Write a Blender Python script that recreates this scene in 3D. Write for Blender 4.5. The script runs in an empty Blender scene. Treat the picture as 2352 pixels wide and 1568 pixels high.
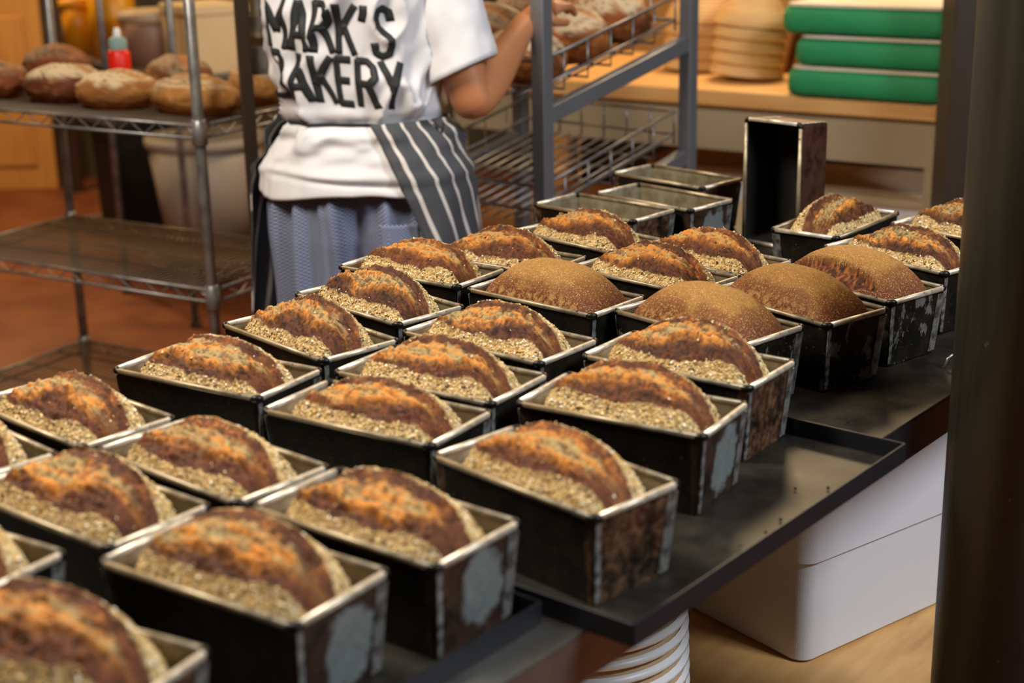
import bpy, bmesh, math, random
import numpy as np
from mathutils import Matrix, Vector
random.seed(7); RNG = np.random.default_rng(7)
SC = bpy.context.scene; COL = SC.collection
pi = math.pi

# ------------------------------------------------------------------ camera
FPX, PITCH, ROLL, CZ = 3475.87, math.radians(17.1386), math.radians(1.2102), 1.49792
cp, sp, cr, sr = math.cos(PITCH), math.sin(PITCH), math.cos(ROLL), math.sin(ROLL)
R0, U0, F0 = Vector((1, 0, 0)), Vector((0, sp, cp)), Vector((0, cp, -sp))
RX, UX = cr * R0 - sr * U0, sr * R0 + cr * U0
cam = bpy.data.cameras.new('camera'); cam_o = bpy.data.objects.new('camera', cam); COL.objects.link(cam_o)
mw = Matrix((RX, UX, -F0)).transposed().to_4x4(); mw.translation = Vector((0, 0, CZ)); cam_o.matrix_world = mw
cam.sensor_width = 36; cam.lens = FPX * 36 / 2352; cam.clip_start = .05; cam.clip_end = 60
cam.dof.use_dof = True; cam.dof.focus_distance = 2.07; cam.dof.aperture_fstop = 3.8
SC.camera = cam_o

# ------------------------------------------------------------------ light, exposure
SC.view_settings.view_transform = 'Standard'; SC.view_settings.look = 'None'
SC.view_settings.gamma = 1; SC.view_settings.use_curve_mapping = False
SC.view_settings.exposure = 0.0
w = bpy.data.worlds.new('world'); SC.world = w; w.use_nodes = True
w.node_tree.nodes['Background'].inputs[0].default_value = (1, .82, .62, 1)
w.node_tree.nodes['Background'].inputs[1].default_value = .03

def area(name, loc, target, size, power, col, size_y=None):
    l = bpy.data.lights.new(name, 'AREA'); l.energy = power; l.color = col; l.size = size
    if size_y: l.shape = 'RECTANGLE'; l.size_y = size_y
    o = bpy.data.objects.new(name, l); COL.objects.link(o); o.location = loc
    o.rotation_euler = (Vector(target) - Vector(loc)).to_track_quat('-Z', 'Y').to_euler()
    return o
area('window_light', (1.78, .72, 2.85), (.05, 2.2, .9), .9, 128, (.86, .93, 1), .9)
area('ceiling_light', (-1.05, 1.75, 2.9), (-.1, 1.8, .9), .9, 125, (1, .90, .75), .9)
area('lamp_light_left', (-2.6, 6.4, 2.7), (-1.8, 5.8, .8), .6, 75, (1, .66, .32))
area('lamp_light_right', (.9, 5.0, 2.6), (.6, 4.3, .9), .5, 46, (1, .72, .40))

# ------------------------------------------------------------------ helpers
def S(c):
    """hex sRGB -> linear rgb"""
    c = c.lstrip('#'); v = [int(c[i:i + 2], 16) / 255 for i in (0, 2, 4)]
    return tuple(x / 12.92 if x <= .04045 else ((x + .055) / 1.055) ** 2.4 for x in v)

class G:
    """tiny node-tree wrapper"""
    def __init__(s, name, rough=.5, metal=0):
        s.m = bpy.data.materials.new(name); s.m.use_nodes = True; s.t = s.m.node_tree
        s.b = s.t.nodes['Principled BSDF']; s.b.inputs['Roughness'].default_value = rough; s.b.inputs['Metallic'].default_value = metal
    def n(s, typ, **kw):
        nd = s.t.nodes.new(typ)
        for k, v in kw.items():
            if k.startswith('_'): setattr(nd, k[1:], v)
            else:
                k = int(k[1:]) if k[0] == 'i' and k[1:].isdigit() else k.replace('_', ' ')
                s.put(nd.inputs[k], v)
        return nd
    def put(s, sock, v):
        if hasattr(v, 'is_output'): s.t.links.new(v, sock)
        elif isinstance(v, tuple) and len(v) == 3 and sock.type == 'RGBA': sock.default_value = (*v, 1)
        else: sock.default_value = v
    def math(s, op, a, b=0, c=0, clamp=False):
        nd = s.n('ShaderNodeMath', _operation=op, _use_clamp=clamp); s.put(nd.inputs[0], a); s.put(nd.inputs[1], b); s.put(nd.inputs[2], c); return nd.outputs[0]
    def mix(s, f, a, b, typ='MIX'):
        nd = s.n('ShaderNodeMix', _data_type='RGBA', _blend_type=typ); s.put(nd.inputs[0], f); s.put(nd.inputs[6], a); s.put(nd.inputs[7], b); return nd.outputs[2]
    def noise(s, scale, detail=4, vec=None, rough=.5, out=0):
        nd = s.n('ShaderNodeTexNoise', Scale=scale, Detail=detail, Roughness=rough)
        if vec is not None: s.put(nd.inputs['Vector'], vec)
        return nd.outputs[out]
    def step(s, v, lo, hi):
        nd = s.n('ShaderNodeMapRange', _interpolation_type='SMOOTHSTEP'); s.put(nd.inputs[0], v); s.put(nd.inputs[1], lo); s.put(nd.inputs[2], hi); return nd.outputs[0]
    def obj(s): return s.n('ShaderNodeTexCoord').outputs['Object']
    def vmap(s, vec, scale=(1, 1, 1), loc=(0, 0, 0)):
        nd = s.n('ShaderNodeMapping'); s.put(nd.inputs[0], vec); nd.inputs[3].default_value = scale; s.put(nd.inputs[1], loc); return nd.outputs[0]
    def bump(s, h, strength=.3, dist=.002):
        nd = s.n('ShaderNodeBump', Strength=strength, Distance=dist); s.put(nd.inputs['Height'], h); s.put(s.b.inputs['Normal'], nd.outputs[0])
    def base(s, c): s.put(s.b.inputs['Base Color'], c); return s
    def set(s, k, v): s.put(s.b.inputs[k], v); return s

def plain(name, col, rough=.5, metal=0, var=.25, scale=12, bump=0, bscale=150):
    g = G(name, rough, metal); c = S(col) if isinstance(col, str) else col
    n = g.noise(scale, 5, g.obj())
    g.base(g.mix(n, tuple(x * (1 - var) for x in c), tuple(min(1, x * (1 + var)) for x in c)))
    if bump: g.bump(g.noise(bscale, 3, g.obj()), bump, .001)
    return g.m

class MB:
    def __init__(s): s.v, s.f, s.k = [], [], 0
    def add(s, v, f):
        v = np.asarray(v, float).reshape(-1, 3); s.v.append(v); s.f += [tuple(int(i) + s.k for i in q) for q in f]; s.k += len(v); return s
    def box(s, c, d, rz=0, rot=None):
        p = np.array([(x, y, z) for z in (-.5, .5) for y in (-.5, .5) for x in (-.5, .5)]) * np.array(d)
        if rot is not None: p = p @ np.array(rot.to_3x3()).T
        elif rz: cc, ss = math.cos(rz), math.sin(rz); p = p @ np.array([[cc, ss, 0], [-ss, cc, 0], [0, 0, 1]])
        return s.add(p + np.array(c), [(0, 2, 3, 1), (4, 5, 7, 6), (0, 1, 5, 4), (2, 6, 7, 3), (0, 4, 6, 2), (1, 3, 7, 5)])
    def grid(s, P, wu=False, wv=False):
        P = np.asarray(P, float); a, b = P.shape[:2]; F = []
        for i in range(a if wu else a - 1):
            for j in range(b if wv else b - 1):
                i2, j2 = (i + 1) % a, (j + 1) % b; F.append((i * b + j, i2 * b + j, i2 * b + j2, i * b + j2))
        return s.add(P.reshape(-1, 3), F)
    def tube(s, pts, r, n=8, closed=False, cap=True):
        pts = np.asarray(pts, float); m = len(pts); r = np.broadcast_to(np.asarray(r, float), (m,))
        T = np.roll(pts, -1, 0) - np.roll(pts, 1, 0) if closed else np.gradient(pts, axis=0)
        T /= np.linalg.norm(T, axis=1)[:, None] + 1e-12
        up = np.array([0, 0, 1.]) if abs(T[0][2]) < .9 else np.array([1., 0, 0]); rings = []
        for i in range(m):
            a = up - T[i] * (up @ T[i]); a /= np.linalg.norm(a) + 1e-12; up = a; b = np.cross(T[i], a)
            th = np.arange(n) * 2 * pi / n + pi / n
            rings.append(pts[i] + r[i] * (np.cos(th)[:, None] * a + np.sin(th)[:, None] * b))
        k = s.k; s.grid(np.array(rings), closed, True)
        if cap and not closed:
            s.f.append(tuple(k + i for i in range(n))[::-1]); s.f.append(tuple(k + (m - 1) * n + i for i in range(n)))
        return s
    def lathe(s, prof, n=32, c=(0, 0, 0), M=None):
        th = np.arange(n) * 2 * pi / n
        P = np.array([[(r * math.cos(t), r * math.sin(t), z) for t in th] for r, z in prof])
        if M is not None: P = P @ np.array(M.to_3x3()).T
        return s.grid(P + np.array(c), False, True)
    def prism(s, poly, z0, z1):
        n = len(poly); v = [(x, y, z0) for x, y in poly] + [(x, y, z1) for x, y in poly]
        return s.add(v, [tuple(range(n))[::-1], tuple(range(n, 2 * n))] + [(i, (i + 1) % n, n + (i + 1) % n, n + i) for i in range(n)])
    def mesh(s, name, mats=(), smooth=False, recalc=True):
        me = bpy.data.meshes.new(name); me.from_pydata(np.concatenate(s.v).tolist(), [], s.f)
        if recalc:
            bm = bmesh.new(); bm.from_mesh(me); bmesh.ops.recalc_face_normals(bm, faces=bm.faces); bm.to_mesh(me); bm.free()
        for m in mats if isinstance(mats, (list, tuple)) else [mats]: me.materials.append(m)
        if smooth: me.polygons.foreach_set('use_smooth', [True] * len(me.polygons))
        return me
    def build(s, name, mats=(), parent=None, smooth=False, bevel=0, seg=2, recalc=True, loc=None, rz=None):
        return link(name, s.mesh(name, mats, smooth, recalc), parent, bevel, seg, loc, rz)

def link(name, me, parent=None, bevel=0, seg=2, loc=None, rz=None):
    o = bpy.data.objects.new(name, me); COL.objects.link(o)
    if parent: o.parent = parent
    if bevel:
        b = o.modifiers.new('bevel', 'BEVEL'); b.width = bevel; b.segments = seg; b.limit_method = 'ANGLE'
    if loc is not None: o.location = loc
    if rz is not None: o.rotation_euler.z = rz
    return o
def empty(name, loc=(0, 0, 0), rz=0):
    o = bpy.data.objects.new(name, None); COL.objects.link(o); o.location = loc; o.rotation_euler.z = rz; o.empty_display_size = .05; return o
def tag(o, label, cat, group=None, kind=None):
    o['label'] = label; o['category'] = cat
    if group: o['group'] = group
    if kind: o['kind'] = kind
    return o
def struct(o, label=None):
    o['kind'] = 'structure'
    if label: o['label'] = label
    return o

# value noise --------------------------------------------------------
def _h(x, y, z, s):
    n = (x * 374761393 + y * 668265263 + z * 2147483647 + s * 1274126177).astype(np.int64) & 0xffffffff
    n = ((n ^ (n >> 13)) * 1274126177) & 0xffffffff
    return ((n ^ (n >> 16)) & 0xffff) / 65535.
def vnoise(P, s=0):
    P = np.asarray(P, float); i = np.floor(P).astype(np.int64); f = P - i; f = f * f * (3 - 2 * f); r = 0
    for dx in (0, 1):
        for dy in (0, 1):
            for dz in (0, 1):
                wt = (f[..., 0] if dx else 1 - f[..., 0]) * (f[..., 1] if dy else 1 - f[..., 1]) * (f[..., 2] if dz else 1 - f[..., 2])
                r = r + wt * _h(i[..., 0] + dx, i[..., 1] + dy, i[..., 2] + dz, s)
    return r
def fbm(P, s=0, o=4, g=.5):
    P = np.asarray(P, float); a, t, r = 1., 0., 0.
    for k in range(o): r = r + a * vnoise(P * 2 ** k + 17.3 * k, s + k); t += a; a *= g
    return r / t
def sst(x, a, b): t = np.clip((x - a) / (b - a), 0, 1); return t * t * (3 - 2 * t)

# ------------------------------------------------------------------ materials
def tin_mat(kind):
    g = G('tin_' + kind, .42, .55); o = g.obj(); rnd = g.n('ShaderNodeObjectInfo').outputs['Random']
    sep = g.n('ShaderNodeSeparateXYZ', i0=o).outputs
    off = g.n('ShaderNodeVectorMath', _operation='SCALE', i0=(13., 7., 5.)); g.put(off.inputs['Scale'], rnd)
    vec = g.n('ShaderNodeVectorMath', _operation='ADD', i0=o, i1=off.outputs[0]).outputs[0]
    n1, n2 = g.noise(38, 6, vec, .62), g.noise(110, 4, vec, .6)
    c = g.mix(g.step(n1, .35, .7), S('15130f'), S('2c241b'))
    end = g.step(g.math('ABSOLUTE', sep[0]), .093, .0965)
    if kind in ('rust', 'patch'):
        hi = g.mix(n2, S('2e1a12'), S('5a4336')) if kind == 'patch' else g.mix(g.step(n2, .3, .75), S('46200f'), S('86674c'))
        c = g.mix(g.math('MULTIPLY', end, g.step(n1, .3, .6)), c, hi)
    if kind == 'rust_shaded_mouth': c = g.mix(g.step(n1, .3, .6), S('3a2018'), g.mix(n2, S('4a2a1e'), S('6b4a3a')))
    if kind == 'patch':
        dy = g.math('POWER', g.math('ABSOLUTE', g.math('DIVIDE', g.math('SUBTRACT', sep[1], .008), .027)), 2.6)
        dz = g.math('POWER', g.math('ABSOLUTE', g.math('DIVIDE', g.math('SUBTRACT', sep[2], .046), .036)), 2.6)
        d = g.math('ADD', g.math('ADD', dy, dz), g.math('MULTIPLY', g.math('SUBTRACT', n1, .5), 4.2))
        pm = g.math('MULTIPLY', end, g.math('SUBTRACT', 1, g.step(d, .65, 1.25)))
        c = g.mix(pm, c, g.mix(n2, S('6f7674'), S('989d9a')))
    if kind == 'flaky':
        v2 = g.vmap(vec, (1, 55, 30)); n3 = g.noise(1, 7, v2, .68); big = g.noise(22, 2, vec)
        fm = g.math('MULTIPLY', end, g.step(g.math('ADD', n3, g.math('MULTIPLY', big, .55)), .83, .87))
        c = g.mix(fm, c, g.mix(n2, S('5c5a55'), S('8b877f')))
    sc = g.step(g.noise(260, 2, vec), .70, .74)
    c = g.mix(g.math('MULTIPLY', sc, .5), c, S('8a8478'))
    g.base(c); g.bump(n1, .25, .0015); g.set('Roughness', g.math('MULTIPLY_ADD', n2, .25, .33)); return g.m
TINM = {k: tin_mat(k) for k in ('rust', 'patch', 'flaky', 'dark', 'rust_shaded_mouth')}
def metal_worn(name, c1, c2, rough, metal, sc=60, spots=.0):
    g = G(name, rough, metal); o = g.obj(); n = g.noise(sc, 5, o, .6)
    c = g.mix(g.step(n, .3, .7), S(c1), S(c2))
    if spots: c = g.mix(g.step(g.noise(230, 3, o), .66, .7), c, S('2a221a'))
    g.base(c); g.set('Roughness', g.math('MULTIPLY_ADD', n, .2, rough - .1)); return g.m
M_rim = metal_worn('rim_metal', 'a39479', 'ded5c6', .40, .5, 45, 1)
M_long_rim_shaded = metal_worn('shaded_long_rim_metal', '776851', 'a8987d', .42, .5, 45, 1)  # rim metal painted darker on the long sides, which face away from the light
M_in = metal_worn('tin_lining', '71664f', 'a2967b', .42, .5, 30)
M_in_shaded = plain('shaded_lining', '16130f', .6, .2)  # shade inside the upended tin's mouth, painted into its lining colour
M_corner = plain('corner_metal', '1c1916', .4, .6)
M_seam = metal_worn('seam_metal', '3a2a22', '8d8d88', .45, .6, 90)
M_silver = metal_worn('edge_metal', '55504a', 'b9bcba', .35, .7, 120)

def bread_mat(name, speck):
    g = G(name, .72, 0); o = g.obj()
    col = g.n('ShaderNodeAttribute', _attribute_name='Col').outputs['Color']
    sd = g.n('ShaderNodeAttribute', _attribute_name='Seed').outputs['Fac']
    n = g.noise(240, 4, o, .65)
    c = g.mix(1, col, g.mix(n, (.62, .6, .58), (1.35, 1.35, 1.35)), 'MULTIPLY')
    if speck == 'seed':
        vo = g.n('ShaderNodeTexVoronoi', Scale=330.); g.put(vo.inputs['Vector'], g.vmap(o, (1, 1, .8)))
        r = g.n('ShaderNodeSeparateColor', i0=vo.outputs['Color']).outputs[0]
        ramp = g.n('ShaderNodeValToRGB', i0=r); e = ramp.color_ramp; e.interpolation = 'CONSTANT'
        e.elements[0].color = (*S('c9a868'), 1); e.elements[1].position = .28; e.elements[1].color = (*S('b08a4e'), 1)
        for p_, q_ in ((.44, 'd8bf8c'), (.60, '735630'), (.74, '33261a'), (.84, 'c0a470'), (.95, 'efe6cf')): x = e.elements.new(p_); x.color = (*S(q_), 1)
        sc = g.mix(.42, ramp.outputs[0], col)
        c = g.mix(g.math('MULTIPLY', sd, .85), c, sc)
        hgt = g.math('ADD', n, g.math('MULTIPLY', g.math('MULTIPLY', vo.outputs['Distance'], -1.2), sd))
        g.bump(hgt, .9, .0018)
    elif speck == 'flour':
        m = g.step(g.noise(520, 2, o, .7), .57, .65); m2 = g.step(g.noise(110, 3, o), .66, .72)
        c = g.mix(g.math('MULTIPLY', g.math('ADD', m, g.math('MULTIPLY', m2, .35), clamp=True), .7), c, S('c99d62'))
        g.bump(n, .35, .0012)
    else: g.bump(n, .5, .0015)
    g.base(c); g.set('Specular IOR Level', .25); return g.m
M_crust, M_plain, M_torn, M_country = bread_mat('seeded_crust', 'seed'), bread_mat('plain_crust', 'flour'), bread_mat('torn_crumb', 'n'), bread_mat('country_crust', 'n')
g = G('seed_mix', .6); g.base(g.n('ShaderNodeAttribute', _attribute_name='Col').outputs['Color']); M_seed = g.m

M_steel = metal_worn('stainless', '6f6d68', '8f8c86', .3, .85, 8)
M_table = metal_worn('dark_table_steel', '1f1c17', '3c352a', .5, .6, 14, 0)
M_tray = metal_worn('black_tray_steel', '151410', '2e2920', .5, .4, 18)
M_traylip = plain('tray_lip_steel', '23252a', .4, .5, .3, 30)
g = G('post_steel', .38, .6); o = g.obj(); n = g.noise(1, 6, g.vmap(o, (60, 60, 3)), .6); s2 = g.step(g.noise(1, 3, g.vmap(o, (70, 70, 45)), .6), .715, .74)
g.base(g.mix(g.math('MULTIPLY', s2, .45), g.mix(n, S('37352c'), S('504d42')), S('8f8a7c'))); g.set('Roughness', g.math('MULTIPLY_ADD', n, .3, .28)); M_post = g.m
M_chrome = metal_worn('chrome_wire', '68686a', '949290', .36, .55, 20)
M_grid = plain('shelf_wire', '5a4c3c', .5, .6, .15)
M_greyp = plain('grey_rack_paint', '7d8085', .4, .55, .12)
M_darkp = plain('dark_rack_paint', '3a2f26', .45, .3, .2)
M_wallb = plain('dark_wall_paint', '4c4433', .8, 0, .2, 3)
M_walll = plain('left_wall_plaster', '5b4a34', .85, 0, .2, 3)
M_ceil = plain('ceiling_paint', 'b5a78f', .9)
g = G('terracotta', .45); o = g.obj(); n = g.noise(5, 5, o); n2 = g.noise(26, 3, o)
g.base(g.mix(g.step(n, .3, .7), S('6b3820'), g.mix(n2, S('7d4629'), S('86502f')))); g.bump(n2, .1, .002); M_floor = g.m
def wood(name, c1, c2, sx=(3, 40, 40), rough=.5):
    g = G(name, rough); o = g.obj(); n = g.noise(1, 6, g.vmap(o, sx), .6); n2 = g.noise(7, 3, o)
    g.base(g.mix(g.step(n, .3, .7), g.mix(n2, S(c1), S(c2)), S(c2))); g.bump(n, .15, .001); return g.m
M_bench = wood('bench_wood', 'b9793a', 'd9a868'); M_board = wood('lower_board_wood', '9d6a36', 'd0a064', (6, 30, 6))
M_door = wood('door_wood', 'b07a3a', 'd39a52', (30, 30, 2)); M_cane = wood('cane', 'b98a52', 'e0b578', (8, 8, 120), .6)
M_slab = wood('leaning_board_wood', '6f4a26', '96683a', (20, 20, 3))
M_panel = plain('white_panel', 'a08f70', .6, 0, .08)
M_white = plain('white_plastic', 'e4e4e6', .35, 0, .03, 3)
M_crate = plain('crate_plastic', 'cfcfd4', .35, 0, .03, 3)
M_wband = plain('tan_band', 'c0a07c', .5, 0, .1)
M_grn = plain('green_fabric', '1f8a55', .7, 0, .22, 16, .4, 60)
M_cream = plain('cream_fabric', 'd8cbb4', .8, 0, .1)
M_yel = plain('yellow_plastic', 'e09a10', .4, 0, .1); M_yel2 = plain('amber_plastic', 'd8920c', .4, 0, .1)
M_bucket = plain('bucket_plastic', 'c0a988', .45, 0, .08); M_pink = plain('pinkish_plastic', '9a7560', .5, 0, .15)
M_beige = plain('beige_card', 'd6bd92', .7, 0, .08); M_red = plain('red_plastic', 'e02010', .35, 0, .06); M_teal = plain('label_paper', '7f9c98', .6, 0, .15)
M_bin = plain('grey_bin_plastic', '9c9184', .5, 0, .08); M_black = plain('black_plastic', '0e0d0b', .5, 0, .2)
M_skin = plain('skin', 'b5764e', .5, 0, .1, 14); M_hair = plain('hair', '2a1c12', .6, 0, .3, 60)
M_shirt = plain('white_cotton', 'd0ced1', .85, 0, .03, 40, .15, 400)
M_ink = plain('black_print', '15191a', .7, 0, .15); M_cord = plain('black_cord', '16181c', .8)
g = G('check_cotton', .85); ch = g.n('ShaderNodeTexChecker', Scale=260.); g.put(ch.inputs[0], g.n('ShaderNodeUVMap').outputs[0])
ch.inputs[1].default_value = (*S('8f97b2'), 1); ch.inputs[2].default_value = (*S('2b354e'), 1); g.base(ch.outputs[0]); M_check = g.m
g = G('striped_apron', .85); uv = g.n('ShaderNodeSeparateXYZ', i0=g.n('ShaderNodeUVMap').outputs[0]).outputs[0]
md = g.math('ABSOLUTE', g.math('SUBTRACT', g.math('MODULO', g.math('ADD', uv, 1.0 + .010), .046), .023))
st = g.math('SUBTRACT', 1, g.step(md, .0036, .0050))
st = g.math('MULTIPLY', st, g.step(uv, .018, .02))
g.base(g.mix(st, g.mix(g.noise(600, 2, g.obj()), S('34353a'), S('4b4c50')), S('c9c2bb'))); M_apron = g.m
M_shoe = plain('shoe_leather', '1b1a1a', .5)

# ------------------------------------------------------------------ room shell
struct(MB().box((0, 3.5, -.05), (9, 11, .1)).build('floor', M_floor), 'red terracotta bakery floor')
struct(MB().box((0, 8.05, 1.5), (9, .1, 3)).build('wall_back', M_wallb))
struct(MB().box((-4.55, 3.5, 1.5), (.1, 11, 3)).build('wall_left', M_walll))
struct(MB().box((0, 3.5, 3.05), (9, 11, .1)).build('ceiling', M_ceil))
BE, BN = np.array([.822, -.569]), np.array([.569, .822])          # bench: along / away
BO = np.array([.306, 4.53])
def bp(a, b): p_ = BO + BE * a + BN * b; return float(p_[0]), float(p_[1])
BRZ = math.atan2(BE[1], BE[0])
# ------------------------------------------------------------------ steel tables under the tins
TE, TN = np.array([.634, .773]), np.array([-.773, .634]); TO = np.array([.383, 1.596])
TRZ = math.atan2(TE[1], TE[0])
def tp(a, b): p_ = TO + TE * a + TN * b; return float(p_[0]), float(p_[1])
ZT = .860
def steel_table(a0, a1, depth, label, near):
    t = empty('steel_table', (*tp((a0 + a1) / 2, depth / 2), 0), TRZ); L = a1 - a0
    MB().box((0, 0, ZT - .002), (L, depth, .004)).build('table_top', M_steel if near else M_table, t, bevel=.0012)
    MB().box((0, -depth / 2 + .0015, ZT - .027), (L, .003, .046)).build('front_apron', M_steel if near else M_traylip, t)
    MB().box((0, depth / 2 - .0015, ZT - .027), (L, .003, .046)).build('back_apron', M_table, t)
    for s in (-1, 1):
        MB().box((s * (L / 2 - .0015), 0, ZT - .027), (.003, depth - .006, .046)).build('side_apron', M_table, t)
    for sx in (-1, 1):
        for sy in (-1, 1):
            MB().box((sx * (L / 2 - .03), sy * (depth / 2 - .03) if sy > 0 else .22, (ZT - .004) / 2), (.035, .035, ZT - .004)).build('leg', M_steel, t)
    MB().box((0, 0, .339), (L - .004, depth - .01, .022)).build('lower_shelf', M_board, t, bevel=.003)
    tag(t, label, 'table'); return t
steel_table(-1.42, .05, .735, 'dark steel table whose front edge shows under the overhanging black trays', True)
steel_table(.052, 1.14, .83, 'steel table further back carrying the empty tins and plain loaves', False)

# lower shelf with crate and bucket

# ------------------------------------------------------------------ trays
def tray(corner, a_len, depth, label):
    """corner = near end on the front edge; open at the back"""
    t = empty('baking_tray', (corner[0], corner[1], ZT + .0002), TRZ)
    MB().box((a_len / 2, depth / 2, .0007), (a_len, depth, .0014)).build('tray_floor', M_tray, t)
    h = .022
    MB().box((a_len / 2, .0012, h / 2), (a_len, .0024, h)).build('front_lip', M_traylip, t, bevel=.0008)
    for x in (.0012, a_len - .0012):
        MB().box((x, depth / 2, h / 2), (.0024, depth, h)).build('end_lip', M_traylip, t, bevel=.0008)
    return tag(t, label, 'tray', 'black trays under the tins')
tray((.099, 1.166), .535, .36, 'black steel tray with raised lip under the three tins right of centre')
ce = np.array([.009, 1.199]) + TE * .020 - TE * .62
tray((ce[0], ce[1]), .62, .30, 'black steel tray at lower left, its front lip overhanging the table')

# ------------------------------------------------------------------ tins
TL, TW, TH = .225, .120, .093
def tin_meshes():
    D = {}
    def ring(hx, hy, z, r, n=4):
        o = []
        for sx, sy, a0 in ((1, 1, 0), (-1, 1, 90), (-1, -1, 180), (1, -1, 270)):
            for k in range(n):
                a = math.radians(a0 + 90 * k / (n - 1)); o.append((sx * (hx - r) + r * math.cos(a), sy * (hy - r) + r * math.sin(a), z))
        return o
    hx, hy, dx, dy, th = TL / 2 - .003, TW / 2 - .003, .008, .0065, .0014
    prof = [(0, 0, 0), ]
    ou = [ring(hx - dx * (1 - z / TH), hy - dy * (1 - z / TH), z, .005) for z in (0, .03, .06, TH - .001)]
    inn = [ring(hx - th - dx * (1 - z / TH), hy - th - dy * (1 - z / TH), z, .004) for z in (TH - .001, .06, .03, .0025)]
    m = MB(); m.grid(np.array(ou + inn), False, True); n = 16; k = 8 * n
    m.f.append(tuple(range(n))[::-1]); m.f.append(tuple(range(7 * n, 8 * n)))
    me = m.mesh('tin_body', [TINM['dark'], M_in], False)
    me2 = {}
    for kind in TINM:
        q = me.copy(); q.materials[0] = TINM[kind]
        if kind == 'rust_shaded_mouth': q.materials[1] = M_in_shaded
        for p_ in q.polygons:
            c = p_.center; nrm = p_.normal
            inside = (nrm.x * c.x + nrm.y * c.y) < -1e-6 or (abs(nrm.z) > .9 and c.z > .001 and c.z < .01)
            p_.material_index = 1 if inside else 0
        me2[kind] = q
    D['body'] = me2
    # rim bars: half-round folded strip
    def bar(p0, p1, wdt, ht):
        p0, p1 = np.array(p0), np.array(p1); d = (p1 - p0) / np.linalg.norm(p1 - p0); sd = np.array([-d[1], d[0], 0])
        th_ = np.linspace(0, 2 * pi, 11)[:-1]
        P = np.array([[p_ + sd * wdt / 2 * math.copysign(abs(math.cos(t)) ** .6, math.cos(t)) + np.array([0, 0, ht / 2 * math.copysign(abs(math.sin(t)) ** .6, math.sin(t))]) for t in th_] for p_ in (p0, p1)])
        mm = MB(); mm.grid(P, False, True); mm.f += [tuple(range(10)), tuple(range(10, 20))]; return mm
    zc = TH - .0025; e = .010
    for s in (-1, 1):
        D['long%d' % s] = bar((-TL / 2 + e, s * (TW / 2 - .0034), zc), (TL / 2 - e, s * (TW / 2 - .0034), zc), .0060, .0058).mesh('rim_bar', M_long_rim_shaded, True)
        D['short%d' % s] = bar((s * (TL / 2 - .0034), -TW / 2 + e, zc), (s * (TL / 2 - .0034), TW / 2 - e, zc), .0066, .0066).mesh('rim_bar', M_rim, True)
    for sx in (-1, 1):
        for sy in (-1, 1):
            cx, cy, r = sx * (TL / 2 - e - .001), sy * (TW / 2 - e - .001), e - .002
            pts = [(cx + sx * r * math.cos(a), cy + sy * r * math.sin(a), zc - .0004) for a in np.linspace(-.15, pi / 2 + .15, 7)]
            D['c%d%d' % (sx, sy)] = MB().tube(pts, [.0026, .0038, .0042, .0045, .0042, .0038, .0026], 8).mesh('corner_fold', M_corner, True)
        for sy, wd in ((-1, .006), (1, .014)):
            q = []
            for z in (.003, TH - .009):
                x = sx * (hx - dx * (1 - z / TH)); y1 = sy * (hy - dy * (1 - z / TH) - .001); y0 = y1 - sy * wd
                q += [(x - sx * .0004, y0, z), (x + sx * .0011, y0, z), (x + sx * .0011, y1, z), (x - sx * .0004, y1, z)]
            D['s%d%d' % (sx, sy)] = MB().add(q, [(0, 1, 2, 3), (4, 5, 6, 7), (0, 1, 5, 4), (1, 2, 6, 5), (2, 3, 7, 6), (3, 0, 4, 7)]).mesh('end_seam', M_silver if sy < 0 else M_seam)
    return D
TM = tin_meshes()
def make_tin(x, y, z, rz, kind, label, group='loaf tins on the table', rot=None):
    t = empty('loaf_tin', (x, y, z), rz)
    if rot: t.rotation_euler = rot
    link('tin_body', TM['body'][kind], t)
    for s in (-1, 1): link('rim_bar', TM['long%d' % s], t); link('rim_bar', TM['short%d' % s], t)
    for sx in (-1, 1):
        for sy in (-1, 1): link('corner_fold', TM['c%d%d' % (sx, sy)], t); link('end_seam', TM['s%d%d' % (sx, sy)], t)
    return tag(t, label, 'tin', group)

# ------------------------------------------------------------------ loaves
def mesh_np(name, V, F, mats, cols=None, seed=None, smooth=True):
    me = bpy.data.meshes.new(name); n, k = len(V), F.shape[1]
    me.vertices.add(n); me.vertices.foreach_set('co', V.astype(np.float32).ravel())
    me.loops.add(F.size); me.loops.foreach_set('vertex_index', F.astype(np.int32).ravel())
    me.polygons.add(len(F)); me.polygons.foreach_set('loop_start', np.arange(len(F), dtype=np.int32) * k)
    if smooth: me.polygons.foreach_set('use_smooth', np.ones(len(F), dtype=bool))
    me.update(calc_edges=True)
    if cols is not None:
        a = me.color_attributes.new('Col', 'FLOAT_COLOR', 'POINT'); a.data.foreach_set('color', np.c_[cols, np.ones(n)].astype(np.float32).ravel())
    if seed is not None:
        a = me.attributes.new('Seed', 'FLOAT', 'POINT'); a.data.foreach_set('value', seed.astype(np.float32))
    for m in mats: me.materials.append(m)
    return me
def sub(V, F, C, SD, keep):
    f = F[keep]; u, inv = np.unique(f, return_inverse=True); return V[u], inv.reshape(f.shape), C[u], SD[u]
def lerp(a, b, t): return a + (np.asarray(b) - a) * t[..., None]
def c3(h): return np.array(S(h))

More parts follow.
